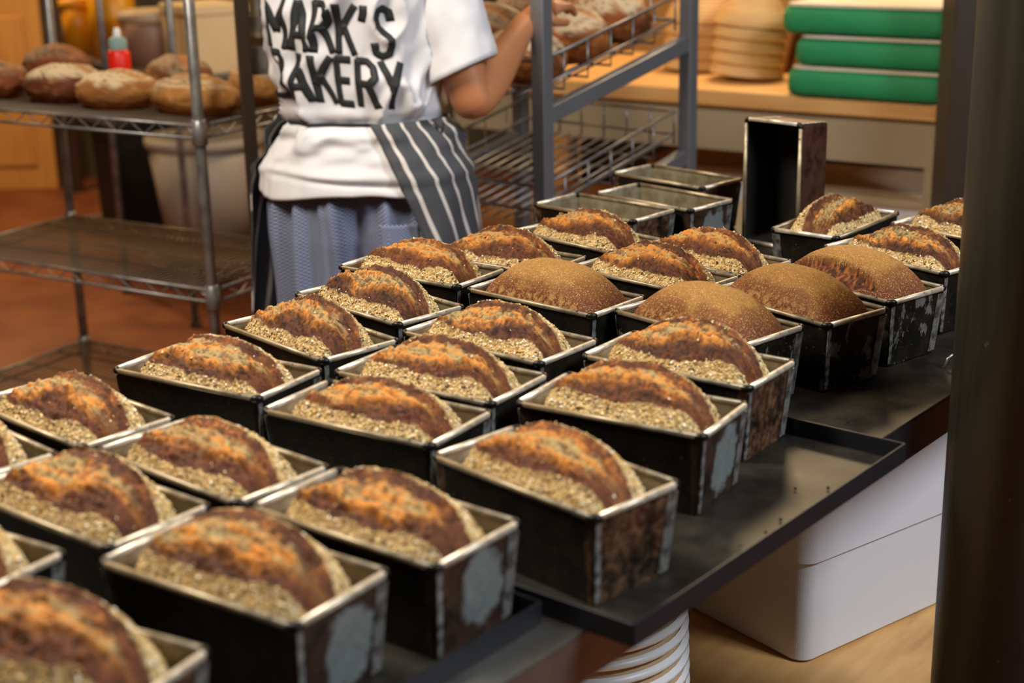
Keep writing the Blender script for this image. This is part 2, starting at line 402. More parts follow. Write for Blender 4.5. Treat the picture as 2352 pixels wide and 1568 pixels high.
def seeds_mesh(P, N, seed, lo=.0009, hi=.0031, pale=1.):
    r = np.random.default_rng(seed); n = len(P)
    t = r.normal(size=(n, 3)); t -= N * (t * N).sum(1)[:, None]; t /= np.linalg.norm(t, axis=1)[:, None] + 1e-9; b = np.cross(N, t)
    L = (lo + (hi - lo) * r.random(n) ** 2.2)[:, None]; Wd = L * r.uniform(.42, .75, (n, 1)); H = L * r.uniform(.3, .5, (n, 1))
    c = P + N * H * .35
    V = np.stack([c + t * L, c + b * Wd, c - t * L, c - b * Wd, c + N * H, c - N * H], 1).reshape(-1, 3)
    o = np.array([(0, 1, 4), (1, 2, 4), (2, 3, 4), (3, 0, 4), (1, 0, 5), (2, 1, 5), (3, 2, 5), (0, 3, 5)])
    F = (np.arange(n)[:, None, None] * 6 + o).reshape(-1, 3)
    pal = np.array([S(x) for x in ('d9bd82', 'c9a663', 'e6d3a6', 'b48d4f', '8d6a3a', '3e2f22', 'f3ebd8', '9c8a66', 'c8923f')])
    k = r.choice(9, n, p=[.17, .15, .16, .10, .11, .14, .09, .04, .04])
    C = np.repeat(pal[k] * r.uniform(.8, 1.1, (n, 1)), 6, 0)
    return V, F, C

def gline(n, sk=3):
    p = np.linspace(-1, 1, n - 2 * sk); g_ = np.sign(p) * (1 - (1 - np.abs(p)) ** 1.7); e = 1 + .12 * np.arange(1, sk + 1) / sk
    return np.concatenate([-e[::-1], g_, e])
NU, NV = 138, 92
def seeded_loaf(name, seed, H=.040, dark=.5, bare=0., nseed=1500, lean=0.):
    r = np.random.default_rng(seed)
    gs, gt = np.meshgrid(gline(NU), gline(NV), indexing='ij')
    q = np.maximum(np.abs(gs), np.abs(gt)) + 1e-9; ds, dt = gs / q, gt / q; k = (np.abs(ds) ** 4.2 + np.abs(dt) ** 4.2) ** (-1 / 4.2)
    qq = np.minimum(q, 1); u, v = ds * k * qq, dt * k * qq
    a, b = .0965, .0508
    E = np.stack([u * 1.9, v, np.full_like(u, seed * 3.7)], -1)
    vs = v - .24 * (1 - v * v); nw = sst(-v, -.15, .8); pu = 2.4 + 4.0 * nw
    D = np.clip(1 - np.abs(u) ** pu, 0, 1) ** (.74 - .2 * nw) * np.clip(1 - np.abs(vs) ** 2.2, 0, 1) ** .60 * np.clip(1 - qq ** 14, 0, 1) ** .5
    Ht = (H + .022) * (1 + .10 * (fbm(E * 1.3, 3) - .5) + .05 * lean * u)
    z = -.022 + Ht * D
    lens = np.clip(1 - np.abs(u) ** 2.4, 0, 1)
    wob = (fbm(np.stack([u * 3.2, u * 0, u * 0 + seed], -1), 5) - .5); wob2 = (fbm(np.stack([u * 3.5, u * 0 + 9, u * 0 + seed], -1), 6) - .5)
    v1 = -.22 - (.50 + .08 * r.random()) * lens ** .34 + .13 * wob
    v2 = .16 + (.26 + .12 * r.random()) * lens ** .4 + .12 * wob2
    fine = fbm(E * 26, 11, 3) - .5
    ed = .06 * fine
    t = (v - v1) / np.maximum(v2 - v1, .05)
    ins = sst(v, v1 - .02 + ed, v1 + .02 + ed) * (1 - sst(v, v2 - .02 + ed, v2 + .02 + ed)) * sst(lens, .03, .12)
    t0 = np.clip(.30 + .55 * (fbm(np.stack([u * 2.2, u * 0 + 4, u * 0 + seed], -1), 8, 3) - .5) + .16 * u, .12, .7)
    strand = np.exp(-((t - t0) / .075) ** 2); strand2 = np.exp(-((t - t0 - .30 - .1 * wob) / .05) ** 2) * sst(fbm(E * 3, 14), .45, .6)
    edge = sst(lens, .1, .5)
    z += edge * (.0030 * np.exp(-((v - v1) / .045) ** 2) + .0026 * np.exp(-((v - v2) / .05) ** 2))
    rag = fbm(np.stack([u * 9, v * 22, u * 0 + seed], -1), 21, 4) - .5
    crev = sst(1 - np.abs(2 * fbm(np.stack([u * 6, v * 15, u * 0 + seed + 3], -1), 61, 3) - 1), .80, .97)
    z += ins * edge * (-.0042 * np.sin(pi * np.clip(t, 0, 1)) ** .7 + .0050 * strand + .0026 * strand2 + .0115 * rag - .0030 * crev)
    z += np.where(qq < .999, 1, 0) * (.0026 * (fbm(E * 9, 31) - .5) + .0016 * fine)
    sk = np.clip((q - 1) / .12, 0, 1)
    z = np.where(q > 1, np.minimum(z, -.022) - sk * .064, z)
    ix = 1 - .035 * sk; iy = 1 - .085 * sk
    x, y = a * u * ix, b * v * iy - .0016
    # ragged sideways push of the torn surface
    y = y + ins * edge * .0030 * (fbm(np.stack([u * 7, v * 9, u * 0 + seed + 5], -1), 41, 3) - .5)
    V = np.stack([x, y, z + TH], -1).reshape(-1, 3)
    # crust colours, darker brown in the crevices
    X3 = np.stack([x, y, z], -1) + seed * .37
    n1 = fbm(X3 * 85, 51); n2 = fbm(X3 * 210, 52); n3 = fbm(np.stack([u * 5, v * 14, u * 0 + seed], -1), 53); nb = fbm(X3 * 460, 54, 3)
    burnt, brown, red, orange, gold, grey, tan = map(c3, ('221007', '4a2610', '6e3a16', 'bb782e', 'ca984c', '948054', 'd6ba86'))
    c = lerp(lerp(np.broadcast_to(tan, V.reshape(NU, NV, 3).shape[:2] + (3,)), c3('bf9f66'), sst(n1, .35, .7)), c3('957544'), .6 * sst(nb, .5, .75))
    near = np.exp(-np.clip((v1 - v), 0, 9) / .10) * (v < v1) * edge; farr = np.exp(-np.clip((v - v2), 0, 9) / .07) * (v > v2) * edge
    c = lerp(c, lerp(red, brown, n2), np.clip(near * .55 * sst(n2, .35, .6) + farr * .45, 0, .85))
    endb = sst(np.abs(u), .86, 1.0); c = lerp(c, gold, .35 * endb)
    ti = np.clip(t, 0, 1)
    ins_c = lerp(lerp(np.broadcast_to(red, c.shape), brown, sst(n2 + dark * .3, .42, .72)), burnt, sst(nb + .5 * dark * n1, .60, .82))
    mid = lerp(lerp(np.broadcast_to(grey, c.shape), orange, sst(n3 + .2 * (n1 - .5), .48, .62)), gold, .5 * sst(nb, .55, .75))
    far = lerp(lerp(np.broadcast_to(red, c.shape), orange, sst(nb + .25 * n3, .62, .85)), brown, sst(n1 + .25 * dark, .48, .70))
    ins_c = lerp(ins_c, mid, sst(ti + .22 * (n2 - .5) + .12 * (nb - .5), t0 - .06, t0 + .06))
    ins_c = lerp(ins_c, orange * 1.12, np.clip(strand + .7 * strand2, 0, 1) * .8 * sst(n3 + .4 * nb, .45, .65))
    ins_c = lerp(ins_c, far, sst(ti + .26 * (n2 - .5) + .1 * (nb - .5), .64, .78))
    ins_c = lerp(ins_c, lerp(red, brown, n1), sst(np.abs(u) + .35 * (n1 - .5), .62, .85) * (.8 if True else 0))
    ins_c = lerp(ins_c, brown, .75 * crev)
    ins_c = lerp(ins_c, burnt, .75 * sst(nb + dark * .25 + .2 * n1, .82, .95))
    c = lerp(c, ins_c, ins)
    SD = ((1 - ins) * (1 - .35 * near) * (1 - .3 * farr)).reshape(-1)
    C = c.reshape(-1, 3)
    idx = np.arange(NU * NV).reshape(NU, NV)
    F = np.stack([idx[:-1, :-1], idx[1:, :-1], idx[1:, 1:], idx[:-1, 1:]], -1).reshape(-1, 4)
    fi = ins.reshape(-1)[F].mean(1) > .5
    lo = link(name, mesh_np(name, *sub(V, F, C, SD, ~fi)[:2], [M_crust], *sub(V, F, C, SD, ~fi)[2:]))
    to = link('torn_top', mesh_np('torn_top', *sub(V, F, C, SD, fi)[:2], [M_torn], *sub(V, F, C, SD, fi)[2:]), lo)
    if nseed:
        zz = V[:, 2] - TH
        fz = zz[F].mean(1); e1 = V[F[:, 2]] - V[F[:, 0]]; e2 = V[F[:, 3]] - V[F[:, 1]]; nr = np.cross(e1, e2); ar = np.linalg.norm(nr, axis=1) + 1e-12; nr /= ar[:, None]
        wt = ar * (SD[F].mean(1) ** 1.5 + .012) * (fz > -.021); wt /= wt.sum()
        pk = r.choice(len(F), nseed, p=wt); bc = r.random((nseed, 2))[:, :, None]
        P = (V[F[pk, 0]] * (1 - bc[:, 0]) + V[F[pk, 1]] * bc[:, 0]) * (1 - bc[:, 1]) + (V[F[pk, 3]] * (1 - bc[:, 0]) + V[F[pk, 2]] * bc[:, 0]) * bc[:, 1]
        sv, sf, scol = seeds_mesh(P, nr[pk], seed)
        so = link('seed_coating', mesh_np('seed_coating', sv, sf, [M_seed], scol, None, False), lo); so['kind'] = 'stuff'
    return lo

def plain_loaf(name, seed, H=.043, tear=False):
    r = np.random.default_rng(seed); NU, NV = 110, 84
    gs, gt = np.meshgrid(gline(NU), gline(NV), indexing='ij')
    q = np.maximum(np.abs(gs), np.abs(gt)) + 1e-9; ds, dt = gs / q, gt / q; k = (np.abs(ds) ** 5 + np.abs(dt) ** 5) ** (-1 / 5.)
    qq = np.minimum(q, 1); u, v = ds * k * qq, dt * k * qq; a, b = .1025, .0530
    E = np.stack([u * 1.9, v, np.full_like(u, seed * 3.7)], -1)
    D = np.clip(1 - np.abs(u) ** 2.5, 0, 1) ** .75 * np.clip(1 - np.abs(v) ** 2.5, 0, 1) ** .52 * np.clip(1 - qq ** 16, 0, 1) ** .5
    z = -.016 + (H + .016) * D * (1 + .06 * (fbm(E * 1.4, 2) - .5)) + np.where(qq < .99, .0007 * (fbm(E * 8, 3) - .5), 0)
    X3 = np.stack([a * u, b * v, z], -1) + seed * .37; n1 = fbm(X3 * 60, 5); n2 = fbm(X3 * 240, 6); nb = fbm(X3 * 520, 7, 3)
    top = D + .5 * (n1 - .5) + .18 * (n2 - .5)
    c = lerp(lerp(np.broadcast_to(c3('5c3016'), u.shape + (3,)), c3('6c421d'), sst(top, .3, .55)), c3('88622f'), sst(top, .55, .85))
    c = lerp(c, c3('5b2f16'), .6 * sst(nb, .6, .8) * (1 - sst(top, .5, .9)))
    SDv = np.zeros(u.size); tm = None
    if tear:
        vc = -.79 + .10 * (fbm(np.stack([u * 3, u * 0, u * 0 + 2], -1), 9) - .5); wd = .14 * np.clip(1 - ((u + .12) / .85) ** 2, 0, 1) ** .6 + 1e-3
        tm = 1 - sst(np.abs(v - vc + .05 * (n1 - .5)) / wd, .8, 1.1); tm = tm * (np.abs(u + .12) < .84)
        z = z - tm * .010 + .003 * tm * (nb - .5) + .0025 * np.exp(-((v - vc - wd * 1.1) / .05) ** 2) * (np.abs(u + .12) < .8)
        c = lerp(c, lerp(lerp(np.broadcast_to(c3('9a5a26'), c.shape), c3('47200d'), sst(n2, .35, .55)), c3('1d0d06'), sst(nb, .48, .66)), tm)
    else:
        lowm = sst(-v, .8, .93) * sst(n2 + .3 * n1, .6, .75) * (v < 0); c = lerp(c, c3('b98f58'), .6 * lowm)
    sk = np.clip((q - 1) / .12, 0, 1); z = np.where(q > 1, np.minimum(z, -.016) - sk * .070, z)
    V = np.stack([a * u * (1 - .05 * sk), b * v * (1 - .09 * sk), z + TH], -1).reshape(-1, 3); C = c.reshape(-1, 3)
    idx = np.arange(NU * NV).reshape(NU, NV); F = np.stack([idx[:-1, :-1], idx[1:, :-1], idx[1:, 1:], idx[:-1, 1:]], -1).reshape(-1, 4)
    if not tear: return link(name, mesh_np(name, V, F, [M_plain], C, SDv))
    fi = tm.reshape(-1)[F].mean(1) > .5
    A, B = sub(V, F, C, SDv, ~fi), sub(V, F, C, SDv, fi)
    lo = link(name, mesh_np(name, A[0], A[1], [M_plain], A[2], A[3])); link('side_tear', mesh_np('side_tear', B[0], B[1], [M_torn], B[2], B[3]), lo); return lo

BREADS = 'baked loaves in the tins'
# key: x, y, yaw, tin kind, tin label, loaf kind, H, dark, loaf label
TINS = [
 ('A1', -.353, 1.007, -27.7, 'rust', 'loaf tin cut off by the bottom edge, nearest the bottom left corner', 's', .046, .4, 'big blurred orange-brown loaf nearest the bottom left corner'),
 ('A2', -.2281, 1.1486, -34.4, 'patch', 'front tin with large bare grey end panel, on the lower left tray', 's', .039, .6, 'long seeded loaf in the front tin with the large grey end panel'),
 ('A3', -.1179, 1.2498, -38.1, 'patch', 'tin with oval grey patch on its end, at the tray end bottom centre', 's', .031, .6, 'seeded loaf at bottom centre, in the tin beside the gap between trays'),
 ('A4', .0366, 1.3493, -46.8, 'rust', 'tin with rust-brown end standing nearest the front of the right-hand tray', 's', .035, .35, 'seeded loaf with smooth orange split in the rust-ended front tin'),
 ('A5', .1272, 1.5328, -31.7, 'patch', 'tin with narrow pale patch on rusty end, middle of the right-hand tray', 's', .040, .5, 'wide-split loaf in the middle tin of the right-hand tray'),
 ('A6', -.1462, 1.5241, -32.3, 'dark', 'dark tin just left of picture centre holding the grey-crumbed split loaf', 's', .030, .45, 'open-split grey-crumbed loaf in the tin left of picture centre'),
 ('A7', -.083, 1.648, -34, 'dark', 'dark tin directly behind the tin left of picture centre', 's', .037, .5, 'low wide seeded loaf mostly overlapped by the loaf before it'),
 ('A8', .2053, 1.6841, -36.5, 'rust', 'tin with brown rusty end standing at the back right of the tray', 's', .042, .7, 'dark crusted seeded loaf at the back right of the tray'),
 ('A9', -.0161, 1.7904, -39.8, 'dark', 'tin just behind the tray, in front of the nearest plain loaf', 's', .037, .75, 'seeded loaf in front of the leftmost smooth brown loaf'),
 ('A10', -.2552, 1.8241, -47.8, 'dark', 'tin at the left table edge holding the coarse loaf with tall orange ridge', 's', .041, .8, 'coarse seeded loaf with tall orange torn ridge at left table edge'),
 ('A11', -.1795, 1.9685, -46.5, 'dark', 'tin at the left table edge, below the baker in checked trousers', 's', .041, .95, 'darkest burnt-topped seeded loaf at table edge below the baker'),
 ('A12', -.1297, 2.1397, -36, 'dark', 'tin overhanging the table corner right beside the trousers', 's', .038, .3, 'bright orange-ridged loaf at the table corner beside the trousers'),
 ('A13', -.009, 2.2017, -36.1, 'dark', 'tin behind the bright orange-ridged loaf, under the apron hem', 's', .038, .5, 'seeded loaf behind the bright orange-ridged one, under the apron'),
 ('A14', .1227, 2.3246, -47.8, 'dark', 'tin with loaf directly in front of the empty tins', 's', .037, .6, 'seeded loaf directly in front of the leftmost empty tin'),
 ('A15', .203, 2.0872, -44.8, 'dark', 'tin between two plain loaves, second row behind the tray', 's', .038, .55, 'pale flanked seeded loaf just behind the first two smooth loaves'),
 ('A16', .292, 2.1705, -45.3, 'dark', 'tin in front of the upended tin, left of the plain split loaf', 's', .038, .45, 'yellowish seeded loaf lying before the upended tin'),
 ('A17', .0597, 1.9866, -41.5, 'dark', 'black sided tin holding the leftmost smooth brown loaf', 'p', .043, 0, 'leftmost smooth brown loaf, speckled with flour'),
 ('A18', .249, 1.849, -48.8, 'flaky', 'tin holding the nearest smooth loaf, behind the rusty tray tin', 'p', .043, 0, 'smooth domed brown loaf nearest the camera, second from left'),
 ('A19', .3742, 1.9278, -53.4, 'flaky', 'black tin with flaking streaked end at the table front edge', 'p', .043, 0, 'smooth tan-topped loaf in the flaking black tin, third from left'),
 ('A20', .4753, 2.0248, -52, 'flaky', 'black tin with one big scraped grey patch, nearest the round post', 't', .043, 0, 'smooth loaf torn open along its side, nearest the round post'),
 ('A21', .528, 2.392, 51, 'dark', 'tin turned crosswise beside the upended tin', 's', .036, .7, 'floury white-sided loaf in the crosswise tin by the upended tin'),
 ('A22', .584, 2.166, -51.8, 'dark', 'tin half hidden behind the round post, with dark loaf', 's', .036, .9, 'dark oat-covered loaf cut off by the round post, front one'),
 ('A23', .722, 2.312, -50, 'dark', 'tin furthest right, behind the other tin at the post', 's', .042, .9, 'dark loaf at far right peeping over the oat-covered loaf'),
 ('A24', -.4801, 1.5483, -42.1, 'dark', 'tin at the left picture edge beside the aisle, holding a loaf', 's', .033, .5, 'seeded loaf by the left picture edge, nearest the tiled floor'),
 ('A25', -.3, 1.3962, -41.2, 'dark', 'tin in the middle of the left group, right of the aisle-side tin', 's', .031, .5, 'seeded loaf in the middle of the left group, right of the aisle loaf'),
 ('A26', -.4003, 1.3015, -38.3, 'dark', 'tin in the left group directly behind the large grey-panelled front tin', 's', .038, .65, 'deep brown split loaf at left, behind the grey-panelled front tin'),
 ('A27', -.5762, 1.4522, -44, 'dark', 'upper of two tins cut by the left picture edge', 's', .040, .5, 'upper of two loaf ends cut by the left picture edge'),
 ('A28', -.508, 1.1936, -32.3, 'dark', 'lower of two tins cut by the left picture edge', 's', .044, .5, 'lower of two loaf ends cut by the left picture edge'),
 ('A0', -.3445, 1.6796, -31.8, 'dark', 'long black-sided tin beside the aisle with its whole side showing', 's', .033, .6, 'seeded loaf in the long black-sided tin beside the aisle'),
]
for i, (k, x, y, a, kind, tl, lk, H, dk, ll) in enumerate(TINS):
    rz = math.radians(a)
    make_tin(x, y, ZT + .0018, rz, kind, tl)
    if lk == 's': lo = seeded_loaf('seeded_loaf', 20 + i * 3, H, dk, lean=.5 if i % 2 else -.5, nseed=1700 if y > 1.3 else 1200)
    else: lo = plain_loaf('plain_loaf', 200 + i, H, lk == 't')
    lo.location = (x, y, ZT + .0022); lo.rotation_euler.z = rz
    tag(lo, ll, 'bread', BREADS)
make_tin(.1624, 2.5402, ZT + .0005, math.radians(-43.4), 'rust', 'front left empty tin of the three empty ones')
make_tin(.2719, 2.6159, ZT + .0005, math.radians(-46.7), 'patch', 'middle empty tin of the three empty ones')
make_tin(.315, 2.801, ZT + .0005, math.radians(-46.6), 'rust', 'rear empty tin of the three empty ones, beside the upended tin')
# upended tin: stands on one end, opening towards the camera's left
up = empty('loaf_tin', (0, 0, 0))
Rm = Matrix(((0, 0, 0), (0, 0, 0), (0, 0, 0)))
op = Vector((-math.sin(math.radians(45)), -math.cos(math.radians(45)), 0)); ux = Vector((0, 0, 1)); uy = op.cross(ux)
mw = Matrix((ux, uy, op)).transposed().to_4x4(); mw.translation = Vector((.487, 2.63, ZT + .0005 + TL / 2)) - op * .05
bpy.data.objects.remove(up)
up = make_tin(0, 0, 0, 0, 'rust_shaded_mouth', 'upended dark tin standing on its end, mouth facing left'); up.matrix_world = mw

# crumbs on the tray
m = MB()
for x, y in ((.30, 1.50), (.345, 1.625), (.40, 1.70), (.41, 1.64), (.27, 1.42), (.25, 1.39), (.22, 1.36), (.335, 1.50)):
    s_ = random.uniform(.0012, .0026); m.lathe([(.0002, -s_), (s_, -s_ * .3), (s_ * .8, s_ * .5), (.0002, s_)], 6, (x, y, ZT + .004))
tag(m.build('crumbs', M_torn, None), 'tiny bread crumbs scattered on the trays and table edge', 'crumbs', None, 'stuff')

# ------------------------------------------------------------------ round post at right
pc = (.607, 1.70)
po = empty('steel_post', (*pc, 0))
MB().lathe([(.0001, 0), (.083, 0), (.083, 2.998), (.0001, 2.998)], 72).build('shaft', M_post, po, smooth=False)
for f in po.children:
    for p_ in f.data.polygons: p_.use_smooth = abs(p_.normal.z) < .5
MB().lathe([(.085, 0), (.13, 0), (.13, .012), (.085, .012)], 40).build('base_plate', M_post, po)
tag(po, 'thick dark round steel post filling the right picture edge', 'post')

# crate and bucket on the lower board
cr_ = empty('plastic_crate', (.506, 2.259, .3505), math.radians(36.5))
def rrect(hx, hy, r, n=5):
    o = []
    for sx, sy, a0 in ((1, 1, 0), (-1, 1, 90), (-1, -1, 180), (1, -1, 270)):
        for k in range(n):
            a = math.radians(a0 + 90 * k / (n - 1)); o.append((sx * (hx - r) + r * math.cos(a), sy * (hy - r) + r * math.sin(a)))
    return o
def loft(levels, r, n=5, close=True):
    m = MB(); P = np.array([[(x, y, z) for x, y in rrect(hx, hy, r, n)] for hx, hy, z in levels]); m.grid(P, False, True); k = 4 * n
    if close: m.f.append(tuple(range(k))[::-1]); m.f.append(tuple(range((len(levels) - 1) * k, len(levels) * k)))
    return m
loft([(.196, .131, 0), (.201, .136, .005), (.210, .145, .17)], .025, 12).build('crate_body', M_crate, cr_, smooth=False)
loft([(.2115, .1465, .1705), (.214, .149, .172), (.218, .153, .30), (.212, .147, .306)], .028, 12).build('crate_lid', M_crate, cr_)
tag(cr_, 'white plastic crate on the plywood board beneath the table', 'crate')
bk = empty('ribbed_bucket', (.088, 1.865, .3505))
pr = [(.0001, 0), (.150, 0), (.150, .012)]
for k in range(9):
    z = .06 + k * .022; r_ = .146 - z * .03
    MB().lathe([(r_ - .003, z), (r_ + .004, z + .003), (r_ + .004, z + .009), (r_ - .003, z + .012)], 48).build('rib', M_white, bk, True)
pr += [(.128, .27), (.0001, .27)]
MB().lathe(pr, 48).build('bucket_body', M_wband, bk, True)
MB().lathe([(.1385, .250), (.146, .256), (.146, .272), (.12, .276), (.0001, .276)], 48).build('bucket_lid', M_white, bk)
tag(bk, 'white ribbed plastic bucket under the tray corner at bottom', 'bucket')

# small bright loop by the post
lp = MB().tube([(0, 0, 0), (.004, 0, .012), (.012, 0, .016), (.020, 0, .012), (.024, 0, 0)], .0016, 8).build('wire_loop', M_chrome, None, True, loc=(.573, 1.905, ZT + .0016), rz=.4)
tag(lp, 'small bright wire loop on the table just left of the post', 'wire')

# ------------------------------------------------------------------ wire shelving rack at left
def wire_shelf(t, L, D, z, name='shelf'):
    """local: x along length 0..L, y depth 0..D"""
    f = empty(name, (0, 0, z)); f.parent = t
    for y in (0, D):
        for dz in (0, -.028): MB().tube([(0, y, dz), (L, y, dz)], .0035, 6).build('edge_wire', M_chrome, f, True)
        n = 22; MB().tube([(L * k / n, y, -.0 if k % 2 else -.028) for k in range(n + 1)], .002, 5).build('truss_wire', M_chrome, f, True)
    for x in (0, L):
        for dz in (0, -.028): MB().tube([(x, 0, dz), (x, D, dz)], .0035, 6).build('edge_wire', M_chrome, f, True)
        n = 10; MB().tube([(x, D * k / n, -.0 if k % 2 else -.028) for k in range(n + 1)], .002, 5).build('truss_wire', M_chrome, f, True)
    m = MB()
    for k in range(1, int(L / .018)): m.tube([(k * .018, 0, .003), (k * .018, D, .003)], .0022, 5)
    for y in (D * .25, D * .5, D * .75): m.tube([(0, y, -.001), (L, y, -.001)], .003, 5)
    o = m.build('wire_grid', M_grid, f, True); o['kind'] = 'stuff'
    return f
def wire_rack(origin, dirL, dirD, L, D, shelves, h, label, mids=()):
    rz = math.atan2(dirL[1], dirL[0]); t = empty('wire_rack', (*origin, 0), rz)
    sg = 1 if dirL[0] * dirD[1] - dirL[1] * dirD[0] > 0 else -1
    for x in (0, *mids, L):
        for y in (0, D):
            MB().tube([(x, sg * y, .0), (x, sg * y, h)], .0125, 12).build('post', M_chrome, t, True)
            MB().lathe([(.0001, 0), (.02, 0), (.02, .012), (.013, .02)], 12, (x, sg * y, 0)).build('foot', M_black, t)
    for z in shelves:
        f = wire_shelf(t, L, D, z); f.scale.y = sg
        for x in (0, L):
            for y in (0, D): MB().lathe([(.0128, -.045), (.018, -.04), (.016, .012), (.0128, .014)], 12, (x, y, 0)).build('collar', M_chrome, f, True)
    return tag(t, label, 'rack', 'wire shelving racks')
R1N, R1U, R1V = np.array([-.674, 3.302]), np.array([-.863, .506]), np.array([.506, .863])
wire_rack(R1N, R1U, R1V, .90, .45, (.25, .614, .987), 1.75, 'chrome wire rack at left with loaves on its upper shelf')
R2N, R2U, R2V = np.array([-1.11, 5.11]), np.array([-.592, .806]), np.array([.806, .592])
wire_rack(R2N, R2U, R2V, 1.12, .90, (.20, .86), 1.75, 'wire rack further back holding tubs and buckets', (.60,))

# ------------------------------------------------------------------ country loaves
def country_loaf(loc, size, rz, seed, flour, label, group, tint='7a4420', tilt=(0, 0), ridges=0):
    n, mth = 40, 56
    ph = np.linspace(0.02, pi - .02, n)[:, None]; th = np.linspace(0, 2 * pi, mth, endpoint=False)[None]
    d = np.stack([np.sin(ph) * np.cos(th), np.sin(ph) * np.sin(th), np.cos(ph) + 0 * th], -1)
    nn = fbm(d * 2.2 + seed, 3); nb = fbm(d * 9 + seed, 4); nf = fbm(d * 22 + seed, 5, 3)
    rr = 1 + .14 * (nn - .5) + .04 * (nb - .5)
    slash = np.abs(d[..., 1] - .18 * np.sin(d[..., 0] * 2 + seed)); cut = np.exp(-(slash / .16) ** 2) * sst(d[..., 2], .2, .5) * sst(-np.abs(d[..., 0]), -.85, -.6)
    rr = rr - .07 * cut * (nb > .3) + .05 * np.exp(-((slash - .25) / .08) ** 2) * sst(d[..., 2], .2, .5)
    P = d * rr[..., None] * np.array(size) / 2
    P[..., 2] = np.maximum(P[..., 2], -size[2] * .36) + size[2] * .36
    t = c3(tint); c = lerp(lerp(np.broadcast_to(t, P.shape), t * .45, sst(nn, .45, .7)), c3('c08a4c'), .5 * sst(nb, .55, .75))
    rg = .5 + .5 * np.sin(np.hypot(d[..., 0], d[..., 1]) * 34) if ridges else np.ones(nn.shape)
    fl = sst(d[..., 2] + .9 * (nn - .5), .35, .6) * flour * (1 - .7 * cut) * (.35 + .65 * rg) * sst(nf, .25, .5)
    c = lerp(c, c3('dccaa6'), fl * .8); c = lerp(c, c3('b57434'), cut * .6)
    idx = np.arange(n * mth).reshape(n, mth); nx = np.roll(idx, -1, 1)
    F = np.stack([idx[:-1], idx[1:], nx[1:], nx[:-1]], -1).reshape(-1, 4)
    V = P.reshape(-1, 3); C = c.reshape(-1, 3)
    fi = cut.reshape(-1)[F].mean(1) > .45; sd = np.zeros(len(V))
    A, B = sub(V, F, C, sd, ~fi), sub(V, F, C, sd, fi)
    o = link('country_loaf', mesh_np('country_loaf', A[0], A[1], [M_country], A[2], A[3])); o.location = loc; o.rotation_euler = (tilt[0], tilt[1], rz)
    if len(B[0]): link('score_line', mesh_np('score_line', B[0], B[1], [M_country], B[2], B[3]), o)
    return tag(o, label, 'bread', group)
def r1(a, b, z): p_ = R1N + R1U * a + R1V * b; return (float(p_[0]), float(p_[1]), z)
GL = 'country loaves on the left wire rack'; zs = .987 + .0055
country_loaf(r1(.12, .13, zs), (.26, .15, .098), 2.5, 1, .7, 'pale ridged country loaf at the rack corner behind the near post', GL, '9a6a34', ridges=1)
country_loaf(r1(.10, .33, zs), (.20, .14, .11), 2.0, 2, .6, 'tan country loaf nearest the baker, back of the wire shelf', GL, '9c6c36', ridges=1)
country_loaf(r1(.358, .13, zs), (.21, .16, .098), 2.9, 3, .95, 'cream floured country loaf in the middle of the wire shelf', GL, '8a5a2c')
country_loaf(r1(.36, .34, zs), (.22, .16, .115), 2.2, 4, .3, 'dark loaf wedged behind the cream floured one', GL, '6a3c1c')
country_loaf(r1(.56, .16, zs), (.22, .18, .102), 2.6, 5, .9, 'dark crusted loaf with white floured top beside the red bottle', GL, '5a2c14')
country_loaf(r1(.81, .13, zs), (.25, .19, .106), 2.7, 6, .25, 'dark brown loaf at the left picture edge, front of the shelf', GL, '6b3416')
country_loaf(r1(.77, .34, zs), (.24, .16, .125), 2.4, 7, .2, 'reddish brown loaf behind the others, left end of the shelf', GL, '75391a')

# ------------------------------------------------------------------ tubs on the rear rack
def r2(a, b, z): p_ = R2N + R2U * a + R2V * b; return (float(p_[0]), float(p_[1]), z)
def tub(name, loc, r0, r1_, h, m, lidm, label, cat, n=36, lid=True, square=False):
    t = empty(name, loc); n_ = 4 if square else n; rz = pi / 4 if square else 0
    if square: loft([(r0, r0, 0), (r1_, r1_, h)], r0 * .3).build('body', m, t)
    else: MB().lathe([(.0001, 0), (r0, 0), (r1_, h), (r1_ - .004, h), (r0 - .004, .006), (.0001, .006)], n).build('body', m, t, True)
    if lid:
        if square: loft([(r1_ + .004, r1_ + .004, h - .02), (r1_ + .004, r1_ + .004, h + .006), (r1_ * .8, r1_ * .8, h + .01)], r0 * .3).build('lid', lidm, t)
        else: MB().lathe([(r1_ + .001, h - .03), (r1_ + .006, h - .03), (r1_ + .007, h + .006), (r1_ * .9, h + .010), (.0001, h + .010)], n).build('lid', lidm, t, True)
    return tag(t, label, cat)
zr = .8656
def at(px, py, Y):
    X, Yv = (px - 1176) * cr - (py - 784) * sr, -(px - 1176) * sr - (py - 784) * cr
    d = Vector((X / FPX, cp + Yv / FPX * sp, -sp + Yv / FPX * cp)); return d * (Y / d.y) + Vector((0, 0, CZ))
def onz(px, Y, z): p_ = at(px, 100, Y); return (p_.x, Y, z)
tub('yellow_tub', r2(1.02, .08, zr), .064, .066, .20, M_yel2, M_yel, 'small amber yellow tub at left on the rear rack', 'tub')
tub('yellow_tub', r2(.80, .125, zr), .085, .088, .30, M_yel, M_yel, 'taller yellow tub behind the red bottle on the rear rack', 'tub')
tub('white_bucket', r2(.45, .14, zr), .108, .124, .185, M_pink, M_bucket, 'pinkish bucket with cream lid on the rear rack', 'bucket')
bx = empty('storage_box', r2(.165, .20, zr), 2.2)
loft([(.125, .10, 0), (.13, .105, .20)], .012).build('body', M_beige, bx); loft([(.136, .11, .2), (.136, .11, .225), (.13, .105, .23)], .012).build('lid', M_beige, bx)
